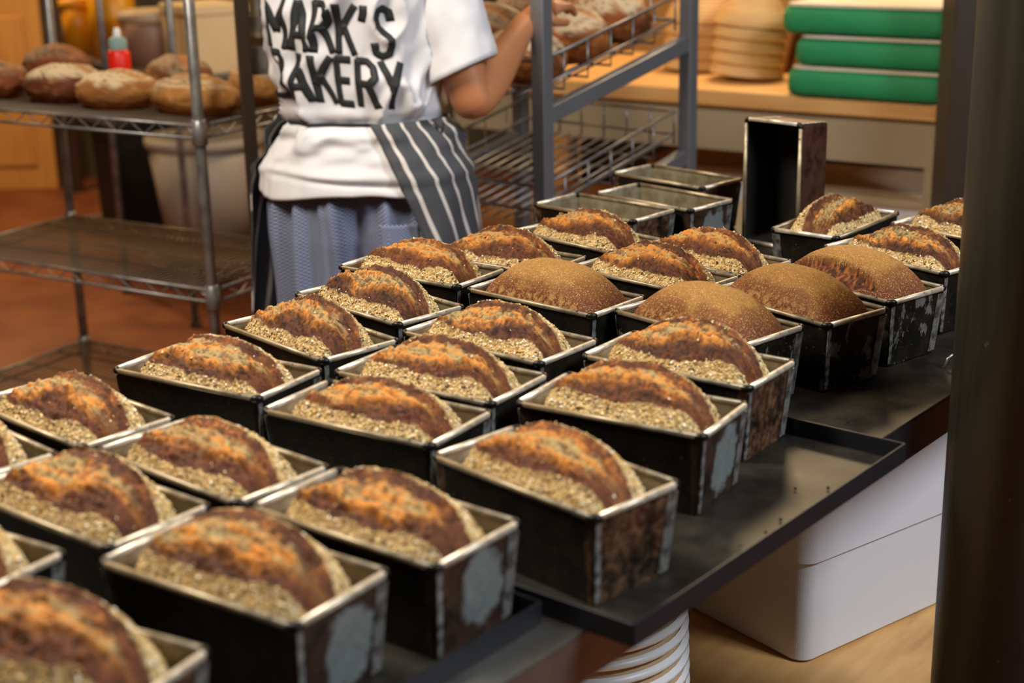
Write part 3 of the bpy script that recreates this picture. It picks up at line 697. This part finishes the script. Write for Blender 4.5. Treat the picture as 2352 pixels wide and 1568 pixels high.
tag(bx, 'beige lidded box at the right end of the rear rack', 'box')
bt = empty('squeeze_bottle', r1(.635, .425, zs)); bt.scale = (.9, .9, .95)
MB().lathe([(.0001, 0), (.03, 0), (.032, .01), (.032, .088), (.026, .096), (.0001, .096)], 20).build('body', M_red, bt, True)
MB().lathe([(.0265, .0965), (.0265, .122), (.018, .130), (.0001, .130)], 20).build('wrapper', M_teal, bt, True)
MB().lathe([(.012, .1305), (.012, .142), (.006, .155), (.0001, .155)], 14).build('nozzle', M_white, bt, True)
tag(bt, 'red squeeze bottle with pale wrapper standing behind the floured loaf', 'bottle')
tub('flour_bin', (*onz(455, 5.52, 0)[:2], .2056), .165, .215, .40, M_bin, M_bin, 'large pale grey round bin behind the lower wire shelf', 'bin', 48)
bc_ = empty('black_crate', r2(.86, .17, .2058), math.atan2(.806, -.592))
loft([(.12, .10, 0), (.13, .11, .36), (.137, .117, .36), (.137, .117, .39)], .02).build('crate_body', M_black, bc_); loft([(.141, .121, .3905), (.141, .121, .41), (.12, .10, .415)], .02).build('crate_lid', M_black, bc_)
tag(bc_, 'black lidded crate on the rear rack, left of the grey bin', 'crate')

# left background: door panel, pipes
dr = empty('door_1', (-2.62, 7.7, 0)); struct(dr, 'tall warm wooden door at the far left')
MB().box((0, 0, 1.05), (.62, .05, 2.1)).build('door_panel', M_door, dr, bevel=.006)
for z in (.5, 1.5): MB().box((0, -.03, z), (.44, .012, .75)).build('raised_panel', M_door, dr, bevel=.006)
for x, r_, mm, lb in ((-2.02, .035, M_darkp, 'dark pipe against the back wall right of the wooden door'), (-2.19, .03, M_walll, 'brown pipe against the back wall beside the wooden door')):
    q = MB().tube([(x, 7.6, 0), (x, 7.6, 2.99)], r_, 14).build('wall_pipe', mm, None, True); tag(q, lb, 'pipe')

# dark upright left of the baker
up2 = empty('rack_upright', (-.567, 3.32, 0), .3)
MB().box((0, 0, 1.48), (.028, .028, 2.96)).build('upright', M_darkp, up2, bevel=.002)
MB().box((0, 0, .004), (.07, .07, .008)).build('foot_plate', M_darkp, up2)
MB().box((.045, .02, 1.12), (.07, .012, .06)).build('bracket', M_chrome, up2)
MB().box((.045, .02, 1.20), (.06, .02, .03)).build('bracket', M_chrome, up2)
tag(up2, 'dark brown square upright immediately left of the baker', 'upright')

# ------------------------------------------------------------------ bread display rack right of the baker
PA, PB = np.array([.075, 3.20]), np.array([.432, 3.62]); AD = (PB - PA) / np.linalg.norm(PB - PA); AL = float(np.linalg.norm(PB - PA))
AW = np.array([-AD[1], AD[0]]); RW = .52
rk = empty('bread_rack', (PA[0], PA[1], 0), math.atan2(AD[1], AD[0]))      # local x: towards far post, y: away to the left
for y in (0, RW):
    for x in (0, AL):
        MB().box((x, y, .90), (.034, .034, 1.80)).build('post', M_greyp, rk, bevel=.003)
    for z in (.735, 1.005, 1.29):
        sl = math.atan2(.108, AL); c = Matrix.Rotation(-sl, 4, 'Y')
        MB().box((AL / 2, y, z + .054), ((AL - .034) / math.cos(sl), .026, .036), rot=c).build('shelf_arm', M_greyp, rk, bevel=.002)
tag(rk, 'grey steel bread display rack with sloping shelf arms right of the baker', 'rack')
SLP = .108 / AL
def wire_basket(z0, label):
    t = empty('wire_basket', (PA[0], PA[1], z0), math.atan2(AD[1], AD[0])); x0, x1, y0, y1 = .0, AL - .01, -.0, RW
    def Z(x): return x * SLP + .026
    m_ = lambda pts, r, nm: MB().tube([(x, y, Z(x) + z) for x, y, z in pts], r, 6).build(nm, M_chrome, t, True)
    x0 += .03; y0 += .032; y1 -= .032
    for h in (.026, .080):
        MB().tube([(x, y, Z(x) + h) for x, y in ((x0, y0), (x1, y0), (x1, y1), (x0, y1))], .0038, 6, True).build('rim_wire', M_chrome, t, True)
    n = 13
    for k in range(1, n): y = y0 + (y1 - y0) * k / n; m_([(x0, y, 0), (x1, y, 0)], .0026, 'long_wire')
    for k in range(1, 6): x = x0 + (x1 - x0) * k / 6; m_([(x, y0, .083), (x, y0, -.004), (x, y1, -.004), (x, y1, .083)], .0026, 'cross_wire')
    for k in range(0, n + 1, 2): y = y0 + (y1 - y0) * k / n; m_([(x1, y, 0), (x1, y, .088)], .0026, 'lip_pin')
    return tag(t, label, 'basket', 'wire baskets on the display rack')
wire_basket(.735, 'empty wire basket on the lower arms of the display rack')
wire_basket(1.005, 'loaded wire basket on the middle arms of the display rack')
wire_basket(1.29, 'wire basket mostly above the picture, top arms of the display rack')
def rkp(x, y, dz=0, z0=1.005): p_ = PA + AD * x + AW * y; return (float(p_[0]), float(p_[1]), z0 + .030 + x * SLP + dz)
GR = 'country loaves in the display basket'; sl = -math.atan(SLP); RZ = math.atan2(AD[1], AD[0])
LL = [((.125, .145), .215, 1.5, 11, .95, 'floured loaf in the rack basket just right of the near rack post', '8a4a20'),
      ((.285, .145), .21, 1.55, 12, .85, 'mid-brown loaf in the rack basket between the two rack posts', '90501f'),
      ((.445, .145), .21, 1.5, 13, 1., 'white-streaked loaf by the basket lip next to the far rack post', '8c4e22'),
      ((.125, .375), .215, 1.55, 14, .5, 'dark loaf in the rack basket between the elbow and the near post', '6a3416'),
      ((.285, .375), .21, 1.5, 15, .7, 'split loaf in the back row of the rack basket behind the hand', '844720'),
      ((.445, .375), .21, 1.6, 17, .5, 'loaf furthest back in the rack basket, at its high end', '7a4220')]
for (x, y), s_, a, sd, fl, lb, tn in LL:
    o = country_loaf(rkp(x, y, .002), (s_ + .01, .145, .135), 0, sd, fl, lb, GR, tn); o.rotation_euler = (Matrix.Rotation(RZ, 3, 'Z') @ Matrix.Rotation(sl, 3, 'Y') @ Matrix.Rotation(a, 3, 'Z')).to_euler()

# ------------------------------------------------------------------ wooden bench with baskets and green bundles
ZB = .90; BL, BD = 1.60, .75
bn = empty('work_bench', (*bp(BL / 2 - .60, BD / 2), 0), BRZ)
MB().box((0, 0, ZB - .024), (BL, BD, .048)).build('bench_top', M_bench, bn, bevel=.006)
MB().box((0, -BD / 2 + .03, ZB - .112), (BL - .02, .02, .128)).build('front_panel', M_panel, bn, bevel=.002)
MB().box((0, BD / 2 - .03, ZB - .112), (BL - .02, .02, .128)).build('back_panel', M_panel, bn)
for sx in (-1, 1):
    for sy in (-1, 1): MB().box((sx * (BL / 2 - .02), sy * (BD / 2 - .036), (ZB - .048) / 2), (.03, .03, ZB - .048)).build('leg', M_panel, bn, bevel=.002)
MB().box((0, BD / 2 - .012, .40), (BL - .08, .012, .44)).build('added_dark_backing', M_darkp, bn)  # dark sheet added to keep lamplight out from under the bench
MB().box((0, 0, .42), (BL - .05, BD - .1, .02)).build('lower_shelf', M_slab, bn)
tag(bn, 'wooden topped work bench with cream front panel at the back', 'bench')
# bannetons, stacked upside down
pr = []
for k in range(7):
    z = .012 * k; r_ = .108 - .0042 * k ** 1.25
    pr += [(r_, z), (r_ + .003, z + .004), (r_ + .003, z + .008), (r_ - .001, z + .0115)]
pr += [(.055, .088), (.0001, .090), (.0001, .084), (.05, .082), (.085, .05), (.100, .004)]
bme = MB().lathe(pr, 40).mesh('proving_basket', M_cane, True)
def stack(px, Y, n, tx, ty, lab):
    b = at(px, 100, Y); axis = Vector((tx, ty, 1)).normalized(); q = Vector((0, 0, 1)).rotation_difference(axis)
    for k in range(n):
        o = bpy.data.objects.new('proving_basket', bme); COL.objects.link(o); o.rotation_mode = 'QUATERNION'; o.rotation_quaternion = q
        o.location = Vector((b.x, Y, ZB + .004 + abs(tx) * .108)) + axis * (.036 * k)
        w_ = ('bottom', 'second', 'third', 'fourth', 'topmost')[k]
        tag(o, w_ + ' cane proving basket of the ' + lab, 'basket', 'cane proving baskets on the bench')
stack(1605, 4.80, 5, .03, .0, 'left stack on the bench')
stack(1716, 4.56, 5, .09, .0, 'right leaning stack on the bench')
for px, Y, lb in ((1822, 4.68, 'front of two thin wooden boards leaning by the green bundles'), (1800, 4.76, 'rear of two thin wooden boards leaning by the green bundles')):
    b = at(px, 100, Y); o = MB().box((0, 0, .15), (.016, .20, .30)).build('leaning_board', M_slab, None, bevel=.003, loc=(b.x, Y, ZB + .002)); o.rotation_euler = (0, .24, BRZ + .5); tag(o, lb, 'board', 'leaning boards')
# green bundles
def bundle(a0, a1, b0, b1, z, h, label):
    t = empty('green_bundle', (*bp((a0 + a1) / 2, (b0 + b1) / 2), z), BRZ); hx, hy = (a1 - a0) / 2, (b1 - b0) / 2
    lv = [(.93, 0), (.985, .14), (1, .4), (1, .6), (.985, .86), (.93, 1)]
    m = MB(); P = []
    for s_, zz in lv:
        ring = rrect(hx - (1 - s_) * .35 * hy * 2, hy * s_, .05, 8); P.append([(x + .004 * (vnoise(np.array([[x * 14, y * 14, zz * 3 + z * 50]]), 3)[0] - .5), y, h * zz + .006 * (vnoise(np.array([[x * 9, y * 9, z * 40]]), 5)[0] - .5) * (zz > .2)) for x, y in ring])
    m.grid(np.array(P), False, True); k = 32; m.f += [tuple(range(k))[::-1], tuple(range(5 * k, 6 * k))]
    m.build('cover', M_grn, t, True)
    loft([(hx * .93, hy * .93, h + .004), (hx * .93, hy * .93, h + .012)], .03).build('liner', M_cream, t)
    return tag(t, label, 'bundle', 'green bundles stacked on the bench')
bundle(.565, 1.03, -.02, .30, ZB + .001, .068, 'bottom green padded bundle of the stack on the bench')
bundle(.585, 1.03, -.015, .30, ZB + .085, .068, 'middle green padded bundle of the stack on the bench')
bundle(.545, 1.03, -.02, .30, ZB + .169, .068, 'top green padded bundle of the stack, cut by the picture top')
# storage boxes under the bench
def lidded(a, b, hx, hy, h, label):
    t = empty('lidded_box', (*bp(a, b), .4302), BRZ)
    loft([(hx * .92, hy * .92, 0), (hx * .97, hy * .97, h)], .035).build('box_body', M_white, t)
    loft([(hx, hy, h), (hx * 1.01, hy * 1.01, h + .016), (hx * .95, hy * .95, h + .022)], .05).build('box_lid', M_bucket, t)
    return tag(t, label, 'box', 'storage boxes under the bench')
lidded(.72, .28, .26, .22, .17, 'pale lidded box under the bench, behind the upended tin')
lidded(.22, .38, .20, .22, .20, 'lidded box under the bench left of the upended tin')
# dark steel post behind bench end
q = MB().box((0, 0, 1.49), (.13, .10, 2.98)).build('square_post', M_darkp, None, bevel=.004, loc=(1.135, 3.72, 0), rz=.05)
tag(q, 'dark square post behind the round post at the bench end', 'post')
struct(MB().box((1.6, 5.75, 1.5), (3.4, .1, 3), rz=-.6).build('wall_right', plain('warm_wall', 'a87a42', .8, 0, .1, 3)))

# ------------------------------------------------------------------ the baker
PSI = math.radians(13); PO = Vector((-.295, 3.06, 0))
def pw(x, y, z): return (PO.x + x * math.cos(PSI) + y * math.sin(PSI), PO.y - x * math.sin(PSI) + y * math.cos(PSI), z)
ps = empty('person', tuple(PO))
tag(ps, 'baker seen from behind in white printed T-shirt, striped apron and checked trousers', 'person')
def padd(o): o.parent = ps; o.matrix_parent_inverse = Matrix.Translation(-PO); return o
RT = np.array([  # z, cx, rx, ry
 (.80, .004, .212, .150), (.90, .000, .212, .148), (.95, .0, .200, .138), (1.00, .008, .172, .124), (1.035, .004, .155, .114), (1.06, .0, .164, .120),
 (1.12, -.006, .170, .122), (1.20, -.006, .174, .122), (1.30, -.004, .182, .118), (1.36, 0, .180, .105), (1.40, 0, .145, .085), (1.43, 0, .080, .066)])
def ring_at(z): return [np.interp(z, RT[:, 0], RT[:, i]) for i in (1, 2, 3)]
def shirt_pt(phi, z, off=0.):
    """phi from back centre, positive to the baker's right side; returns world"""
    phi, z = np.broadcast_arrays(np.asarray(phi, float), np.asarray(z, float))
    cx, rx, ry = ring_at(z); n = 2.35
    sg = lambda v: np.sign(v) * np.abs(v) ** (2 / n)
    Q = np.stack([phi * 1.6 + z * 6.5, z * 9 - phi * 2.2, z * 0 + 3], -1)
    rd = 1 - np.abs(2 * fbm(Q, 7, 2) - 1); fold = ((fbm(Q, 27, 3) - .5) * .022 + (rd ** 2.5 - .5) * .026) * sst(z, .94, 1.06) * sst(-z, -1.40, -1.28)
    fold = fold + (fbm(np.stack([phi * 2.2, z * 26, z * 0 + 8], -1), 9, 3) - .5) * .040 * np.exp(-((z - 1.0) / .06) ** 2)
    fold = fold + (fbm(np.stack([phi * 4.5, z * 5, z * 0 + 2], -1), 13, 2) - .5) * .018 * sst(-z, -1.0, -.9)
    fold = fold - .012 * np.exp(-((z - 1.036) / .012) ** 2) - .007 * np.exp(-((z - .925 + .01 * np.sin(phi * 2)) / .006) ** 2) * sst(-np.abs(phi + .2), -1.0, -.6) + .006 * np.exp(-((z - .937) / .010) ** 2)
    k = 1 + (fold + off) / np.hypot(rx * np.sin(phi), ry * np.cos(phi))
    x = cx + rx * sg(np.sin(phi)) * k; y = -ry * sg(np.cos(phi)) * k
    return np.stack([PO.x + x * math.cos(PSI) + y * math.sin(PSI), PO.y - x * math.sin(PSI) + y * math.cos(PSI), z + 0 * x], -1)
zz = np.linspace(.893, 1.43, 110)[:, None]; th = np.linspace(-pi, pi, 180, endpoint=False)[None]
hem = .010 * np.sin(th * 3 + 1) * sst(-zz, -.93, -.893)
m = MB(); m.grid(shirt_pt(th, zz) + np.stack([0 * hem, 0 * hem, hem + 0 * th], -1), False, True)
# arm joints (world)
SH = np.array([-.128, 3.03, 1.355]); EL = np.array([-.070, 2.985, 1.055]); WR = np.array([.045, 3.235, 1.205])
SHL = np.array(pw(-.105, .07, 1.345)); ELL = np.array(pw(-.09, .20, 1.09)); WRL = np.array(pw(.06, .36, 1.16))
def sleeve(S_, E_, f):
    P = []
    ax = (E_ - S_); ax = ax / np.linalg.norm(ax); a = np.cross(ax, (0, 1, 0)); a /= np.linalg.norm(a); b = np.cross(ax, a)
    L = np.linalg.norm(E_ - S_)
    for i, s_ in enumerate(np.linspace(-.12, f, 26)):
        r_ = np.interp(s_, (-.12, .1, .5, f), (.055, .072, .066, .069)); t = np.linspace(0, 2 * pi, 48, endpoint=False)
        fo = (fbm(np.stack([np.cos(t) * 1.5 + 5, np.sin(t) * 1.5, t * 0 + s_ * 5], -1), 3) - .5) * .018 * (1 if s_ < f - .02 else .8)
        rr = (r_ + fo)[:, None]; P.append(S_ + ax * L * s_ + rr * (np.cos(t)[:, None] * a + np.sin(t)[:, None] * b) + np.array([.0, 0, .022])[None] * (np.cos(t)[:, None] * a[0]) * (s_ > 0) * s_)
    return np.array(P)
m.grid(sleeve(SH, EL, .74), False, True); m.grid(sleeve(SHL, ELL, .74), False, True)
sh = m.build('t_shirt', M_shirt, None, True); padd(sh); so = sh.modifiers.new('thick', 'SOLIDIFY'); so.thickness = .002; so.offset = -1
# lettering: thick strokes laid on the shirt surface
GLY = {'M': [[(0, 0), (0, 2)], [(0, 2), (.5, .7)], [(.5, .7), (1, 2)], [(1, 2), (1, 0)]],
 'A': [[(0, 0), (.5, 2)], [(.5, 2), (1, 0)], [(.2, .62), (.8, .62)]],
 'R': [[(0, 0), (0, 2)], [(0, 2), (.6, 2), (.92, 1.75), (.92, 1.3), (.6, 1.0), (0, 1.0)], [(.5, 1.0), (1, 0)]],
 'K': [[(0, 0), (0, 2)], [(0, .75), (1, 2)], [(.32, 1.15), (1, 0)]],
 "'": [[(.3, 2), (.3, 1.75), (.1, 1.45)]],
 'S': [[(.95, 1.55), (.85, 1.88), (.5, 2), (.15, 1.88), (.05, 1.55), (.2, 1.2), (.75, .85), (.95, .5), (.85, .12), (.5, 0), (.15, .12), (.05, .48)]],
 'B': [[(0, 0), (0, 2)], [(0, 2), (.6, 2), (.9, 1.78), (.9, 1.35), (.6, 1.08), (0, 1.08)], [(.6, 1.08), (.97, .8), (.97, .3), (.65, 0), (0, 0)]],
 'E': [[(0, 0), (0, 2)], [(0, 2), (.85, 2)], [(0, 1.05), (.75, 1.05)], [(0, 0), (.85, 0)]],
 'Y': [[(0, 2), (.5, .95)], [(1, 2), (.5, .95)], [(.5, .95), (.5, 0)]]}
_ph = np.linspace(-1.5, 1.5, 601); _q = shirt_pt(_ph, np.full(601, 1.2)); _cx, _rx, _ry = ring_at(1.2)
_xy = np.stack([_rx * np.sign(np.sin(_ph)) * np.abs(np.sin(_ph)) ** (2 / 2.35), -_ry * np.cos(_ph) ** (2 / 2.35)], 1)
_al = np.concatenate([[0], np.cumsum(np.hypot(*np.diff(_xy, axis=0).T))]); _al -= np.interp(0, _ph, _al)
def arc_phi(s_): return np.interp(s_, _al, _ph)
def text_line(txt, s0, ztop, cw, gap, hgt, slope):
    mm = MB(); s_ = s0
    for ch in txt:
        wd = cw * (.35 if ch == "'" else 1.12 if ch == 'M' else 1)
        for st in GLY[ch]:
            st = np.array(st, float); den = []
            for i in range(len(st) - 1):
                nseg = max(2, int(np.hypot((st[i + 1] - st[i])[0] * wd, (st[i + 1] - st[i])[1] * hgt / 2) / .004)); den += [st[i] + (st[i + 1] - st[i]) * k / nseg for k in range(nseg)]
            den.append(st[-1]); den = np.array(den); P2 = np.stack([s_ + den[:, 0] * wd, ztop - hgt + den[:, 1] / 2 * hgt], 1)
            T = np.gradient(P2, axis=0); T /= np.linalg.norm(T, axis=1)[:, None] + 1e-9; N2 = np.stack([-T[:, 1], T[:, 0]], 1); hw = .0068
            ext = P2.copy(); ext[0] -= T[0] * hw * .4; ext[-1] += T[-1] * hw * .4
            rows = []
            for e in (-1, -.33, .33, 1):
                q = ext + N2 * hw * e; rows.append(shirt_pt(arc_phi(q[:, 0]), q[:, 1] - slope * q[:, 0], .0016))
            mm.grid(np.array(rows))
        s_ += wd + gap
    return mm
for nm, args in (('lettering', ("MARK'S", -.140, 1.268, .0335, .0136, .090, .085)), ('lettering', ('BAKERY', -.141, 1.166, .0335, .0128, .086, .085))):
    o = text_line(*args).build(nm, M_ink, None, True, recalc=False); o.parent = sh; o.matrix_parent_inverse = sh.matrix_world.inverted()
    so = o.modifiers.new('thick', 'SOLIDIFY'); so.thickness = .0006
# apron around front and hips
def apron_edges(z): return np.interp(z, (.40, .60, .79, 1.035), (1.10, .95, .74, .27)), np.interp(z, (.40, .79, 1.035), (2 * pi - 1.32, 2 * pi - 1.30, 2 * pi - 1.42))
zz = np.linspace(.42, 1.04, 60); P = []; UV = []
for z in zz:
    e0, e1 = apron_edges(z); ph = np.linspace(e0, e1, 110); zc = max(z, .80)
    base = shirt_pt(ph, np.full_like(ph, zc), 0); cx, rx, ry = ring_at(zc)
    c0 = np.array(pw(float(cx), 0, 0)); d = base - c0; d[:, 2] = 0; ln = np.linalg.norm(d, axis=1)[:, None]
    fl = .014 + .03 * (1.04 - z) + (fbm(np.stack([ph * 2.4, ph * 0 + z * 2.0, ph * 0], -1), 15, 3) - .5) * .05 * sst(1.04 - z, .02, .3)
    q = base + d / ln * fl[:, None]; q[:, 2] = z; P.append(q)
    UV.append(np.stack([(ph - e0) * .175, np.full_like(ph, z)], 1))
m = MB(); m.grid(np.array(P)); ap = m.build('apron', M_apron, None, True, recalc=False); padd(ap)
uvl = ap.data.uv_layers.new(name='UVMap'); UVf = np.array(UV).reshape(-1, 2)
li = np.zeros(len(ap.data.loops), dtype=np.int32); ap.data.loops.foreach_get('vertex_index', li); uvl.data.foreach_set('uv', UVf[li].astype(np.float32).ravel())
so = ap.modifiers.new('thick', 'SOLIDIFY'); so.thickness = .002
tie = MB().tube(shirt_pt(np.linspace(-pi, pi, 90, endpoint=False), np.full(90, 1.036), .004), .0035, 6, True).build('apron_string', M_cord, None, True); padd(tie)
for k in range(2):
    b0 = shirt_pt(np.array([1.25]), np.array([1.036]), .022)[0]; pts = [b0 + np.array([.012 * math.sin(t * 3 + k * 2) + .006 * k, -.01, -.10 * t]) for t in np.linspace(0, 1, 9)]
    padd(MB().tube(pts, .0032, 6).build('apron_string', M_cord, None, True))
# trousers
m = MB(); uvs = []
def leg_ring(z, sx):
    t = np.linspace(-pi, pi, 64, endpoint=False); r_ = np.interp(z, (.04, .40, .56, .78), (.078, .098, .112, .112)); cx = np.interp(z, (.04, .78), (.12, .098)) * sx + .016
    fo = (fbm(np.stack([np.cos(t) * 3.2 + sx * 7, np.sin(t) * 3.2, t * 0 + z * 1.6], -1), 5, 3) - .5) * .040
    rr = r_ + fo; return np.array([pw(cx + rr[i] * math.sin(t[i]) * .98, -rr[i] * 1.12 * math.cos(t[i]) + .0, z) for i in range(64)]), np.stack([t * .09 + sx, np.full(64, z)], 1)
for sx in (-1, 1):
    R_ = [leg_ring(z, sx) for z in np.linspace(.045, .56, 40)]; m.grid(np.array([a for a, _ in R_]), False, True); uvs += [u_ for _, u_ in R_]
t = np.linspace(-pi, pi, 160, endpoint=False); R_ = []
for z in np.linspace(.52, .94, 48):
    cx, rx, ry = ring_at(max(z, .80)); fo = (fbm(np.stack([np.cos(t) * 5 + z * .8, np.sin(t) * 5, t * 0 + z * 1.6], -1), 6, 3) - .5) * (.045 + .11 * (.97 - z)) + ((1 - np.abs(2 * fbm(np.stack([np.cos(t) * 4, np.sin(t) * 4, t * 0 + z * 1.2], -1), 16, 2) - 1)) ** 3 - .4) * .026
    dp = float(np.interp(z, (.52, .75, .90, .97), (.10, .055, .020, .006))); cl = dp * np.exp(-(np.abs(t - .05) / .16) ** 1.5) + dp * np.exp(-((pi - np.abs(t)) / .2) ** 2)
    s_ = np.interp(z, (.52, .80, .86, .94), (.93, .985, .965, .86))
    R_.append(np.array([pw(float(cx) + (rx * s_ - .010 + fo[i]) * math.sin(t[i]), -(ry * s_ - .008 + fo[i] - cl[i]) * math.cos(t[i]), z) for i in range(160)])); uvs.append(np.stack([t * .18, np.full(160, z)], 1))
m.grid(np.array(R_), False, True)
tr = m.build('trousers', M_check, None, True, recalc=False); padd(tr); uvl = tr.data.uv_layers.new(name='UVMap'); UVf = np.concatenate(uvs)
li = np.zeros(len(tr.data.loops), dtype=np.int32); tr.data.loops.foreach_get('vertex_index', li); uvl.data.foreach_set('uv', UVf[li].astype(np.float32).ravel())
zz = np.linspace(.79, .845, 10)[:, None]; ph = np.linspace(.30, .72, 16)[None]
pk = MB(); pk.grid(shirt_pt(ph, zz, -.006) ); o = pk.build('back_pocket', M_check, None, True); o.parent = tr; o.matrix_parent_inverse = tr.matrix_world.inverted()
uvl = o.data.uv_layers.new(name='UVMap')
for lp_ in o.data.loops: co = o.data.vertices[lp_.vertex_index].co; uvl.data[lp_.index].uv = (co.x, co.z)
o.modifiers.new('thick', 'SOLIDIFY').thickness = .004
# body: one skinned figure
VJ, EJ, RJ = [], [], []
def J(p_, r_, parent=None):
    VJ.append(tuple(map(float, p_))); RJ.append(r_ if isinstance(r_, tuple) else (r_, r_))
    if parent is not None: EJ.append((parent, len(VJ) - 1))
    return len(VJ) - 1
pel = J(pw(.012, .0, .92), (.115, .085)); sp1 = J(pw(.004, .012, 1.06), (.098, .064), pel); sp2 = J(pw(0, .0, 1.22), (.125, .085), sp1); sp3 = J(pw(0, 0, 1.35), (.10, .07), sp2)
nk = J(pw(0, .01, 1.44), .052, sp3); nk2 = J(pw(0, .03, 1.49), .052, nk); hd = J(pw(.005, .05, 1.56), (.075, .085), nk2); hd2 = J(pw(.01, .06, 1.63), (.075, .088), hd); J(pw(.01, .05, 1.69), (.04, .05), hd2)
nose = J(pw(.03, .155, 1.575), .014, hd)
for sx in (-1, 1):
    hip = J(pw(.012 + sx * .085, 0, .84), .085, pel); kn = J(pw(.015 + sx * .105, .015, .48), .052, hip); an = J(pw(.015 + sx * .115, -.01, .085), .036, kn); J(pw(.015 + sx * .13, .10, .04), .036, an)
def arm(Sj, Ej, Wj, side, hdir, palm_n):
    s_ = J(Sj, .050, sp3); mid = J((Sj + Ej) / 2, .050, s_); e_ = J(Ej, .046, mid); f_ = J(Ej + (Wj - Ej) * .4, .044, e_); w_ = J(Wj, (.026, .030), f_)
    hdir = hdir / np.linalg.norm(hdir); lat = np.cross(palm_n, hdir); lat /= np.linalg.norm(lat); pn = np.cross(hdir, lat)
    pm = J(Wj + hdir * .045, (.026, .032), w_)
    for k, (o_, ln) in enumerate(((-.030, .062), (-.010, .074), (.010, .080), (.030, .072))):
        kn = J(Wj + hdir * .088 + lat * o_, .0105, pm); p1 = J(Wj + hdir * (.088 + ln * .45) + lat * o_ * 1.1 + pn * .010, .0095, kn); J(Wj + hdir * (.088 + ln * .75) + lat * o_ * 1.1 + pn * (.010 + ln * .42), .008, p1)
    t1 = J(Wj + hdir * .04 + lat * .040 + pn * .010, .012, pm); J(Wj + hdir * .085 + lat * .052 + pn * .028, .0095, t1)
arm(SH, EL, WR, 1, np.array([.55, .75, .30]), np.array([0, .35, -.9]))
arm(SHL, ELL, WRL, -1, np.array([.8, .5, .1]), np.array([0, .2, -.9]))
me = bpy.data.meshes.new('body'); me.from_pydata(VJ, EJ, []); bo = bpy.data.objects.new('body', me); COL.objects.link(bo); me.materials.append(M_skin)
sm = bo.modifiers.new('skin', 'SKIN'); sm.use_smooth_shade = True
for i, r_ in enumerate(RJ): me.skin_vertices[0].data[i].radius = r_; me.skin_vertices[0].data[i].use_root = (i == 0)
ss = bo.modifiers.new('sub', 'SUBSURF'); ss.levels = 2; ss.render_levels = 2
padd(bo)
# hair, ears, eyes, mouth
hp = MB(); P = []
for p_ in np.linspace(0.02, 1.9, 16):
    P.append([pw(.01 + .088 * math.sin(p_) * math.sin(a), .052 + .102 * math.sin(p_) * math.cos(a) - (.02 if p_ > 1.2 else 0), 1.628 + .105 * math.cos(p_) * (1 if math.cos(a) < .5 else .95)) for a in np.linspace(0, 2 * pi, 32, endpoint=False)])
hp.grid(np.array(P), False, True); hr = hp.build('hair', M_hair, None, True); padd(hr)
for sx in (-1, 1):
    e_ = pw(.015 + sx * .032, .137, 1.60); padd(MB().lathe([(.0001, -.011), (.008, -.008), (.011, 0), (.008, .008), (.0001, .011)], 12, e_).build('eye', M_white, None, True))
    e_ = pw(.005 + sx * .086, .045, 1.585); padd(MB().lathe([(.0001, -.03), (.008, -.022), (.010, 0), (.012, .02), (.0001, .032)], 10, e_).build('ear', M_skin, None, True))
    b0 = np.array(pw(.015 + sx * .125, .055, 0)); f_ = np.array(pw(0, 1, 0)) - np.array(pw(0, 0, 0)); r_ = np.array(pw(1, 0, 0)) - np.array(pw(0, 0, 0))
    P = [[tuple(b0 + f_ * (-.105 + .27 * s_) + r_ * wd * math.cos(a) + np.array([0, 0, hh * (.5 + .5 * math.sin(a)) + .003])) for a in np.linspace(0, 2 * pi, 20, endpoint=False)] for s_, wd, hh in ((0, .015, .05), (.03, .034, .085), (.3, .040, .095), (.6, .047, .07), (.9, .042, .05), (1, .015, .03))]
    padd(MB().grid(np.array(P), False, True).build('shoe', M_shoe, None, True))
padd(MB().tube([pw(.015 + x, .138 - abs(x) * .3, 1.535) for x in np.linspace(-.024, .024, 7)], [.002, .004, .005, .005, .005, .004, .002], 8).build('mouth', plain('lip_skin', '8f4f40', .5), None, True))
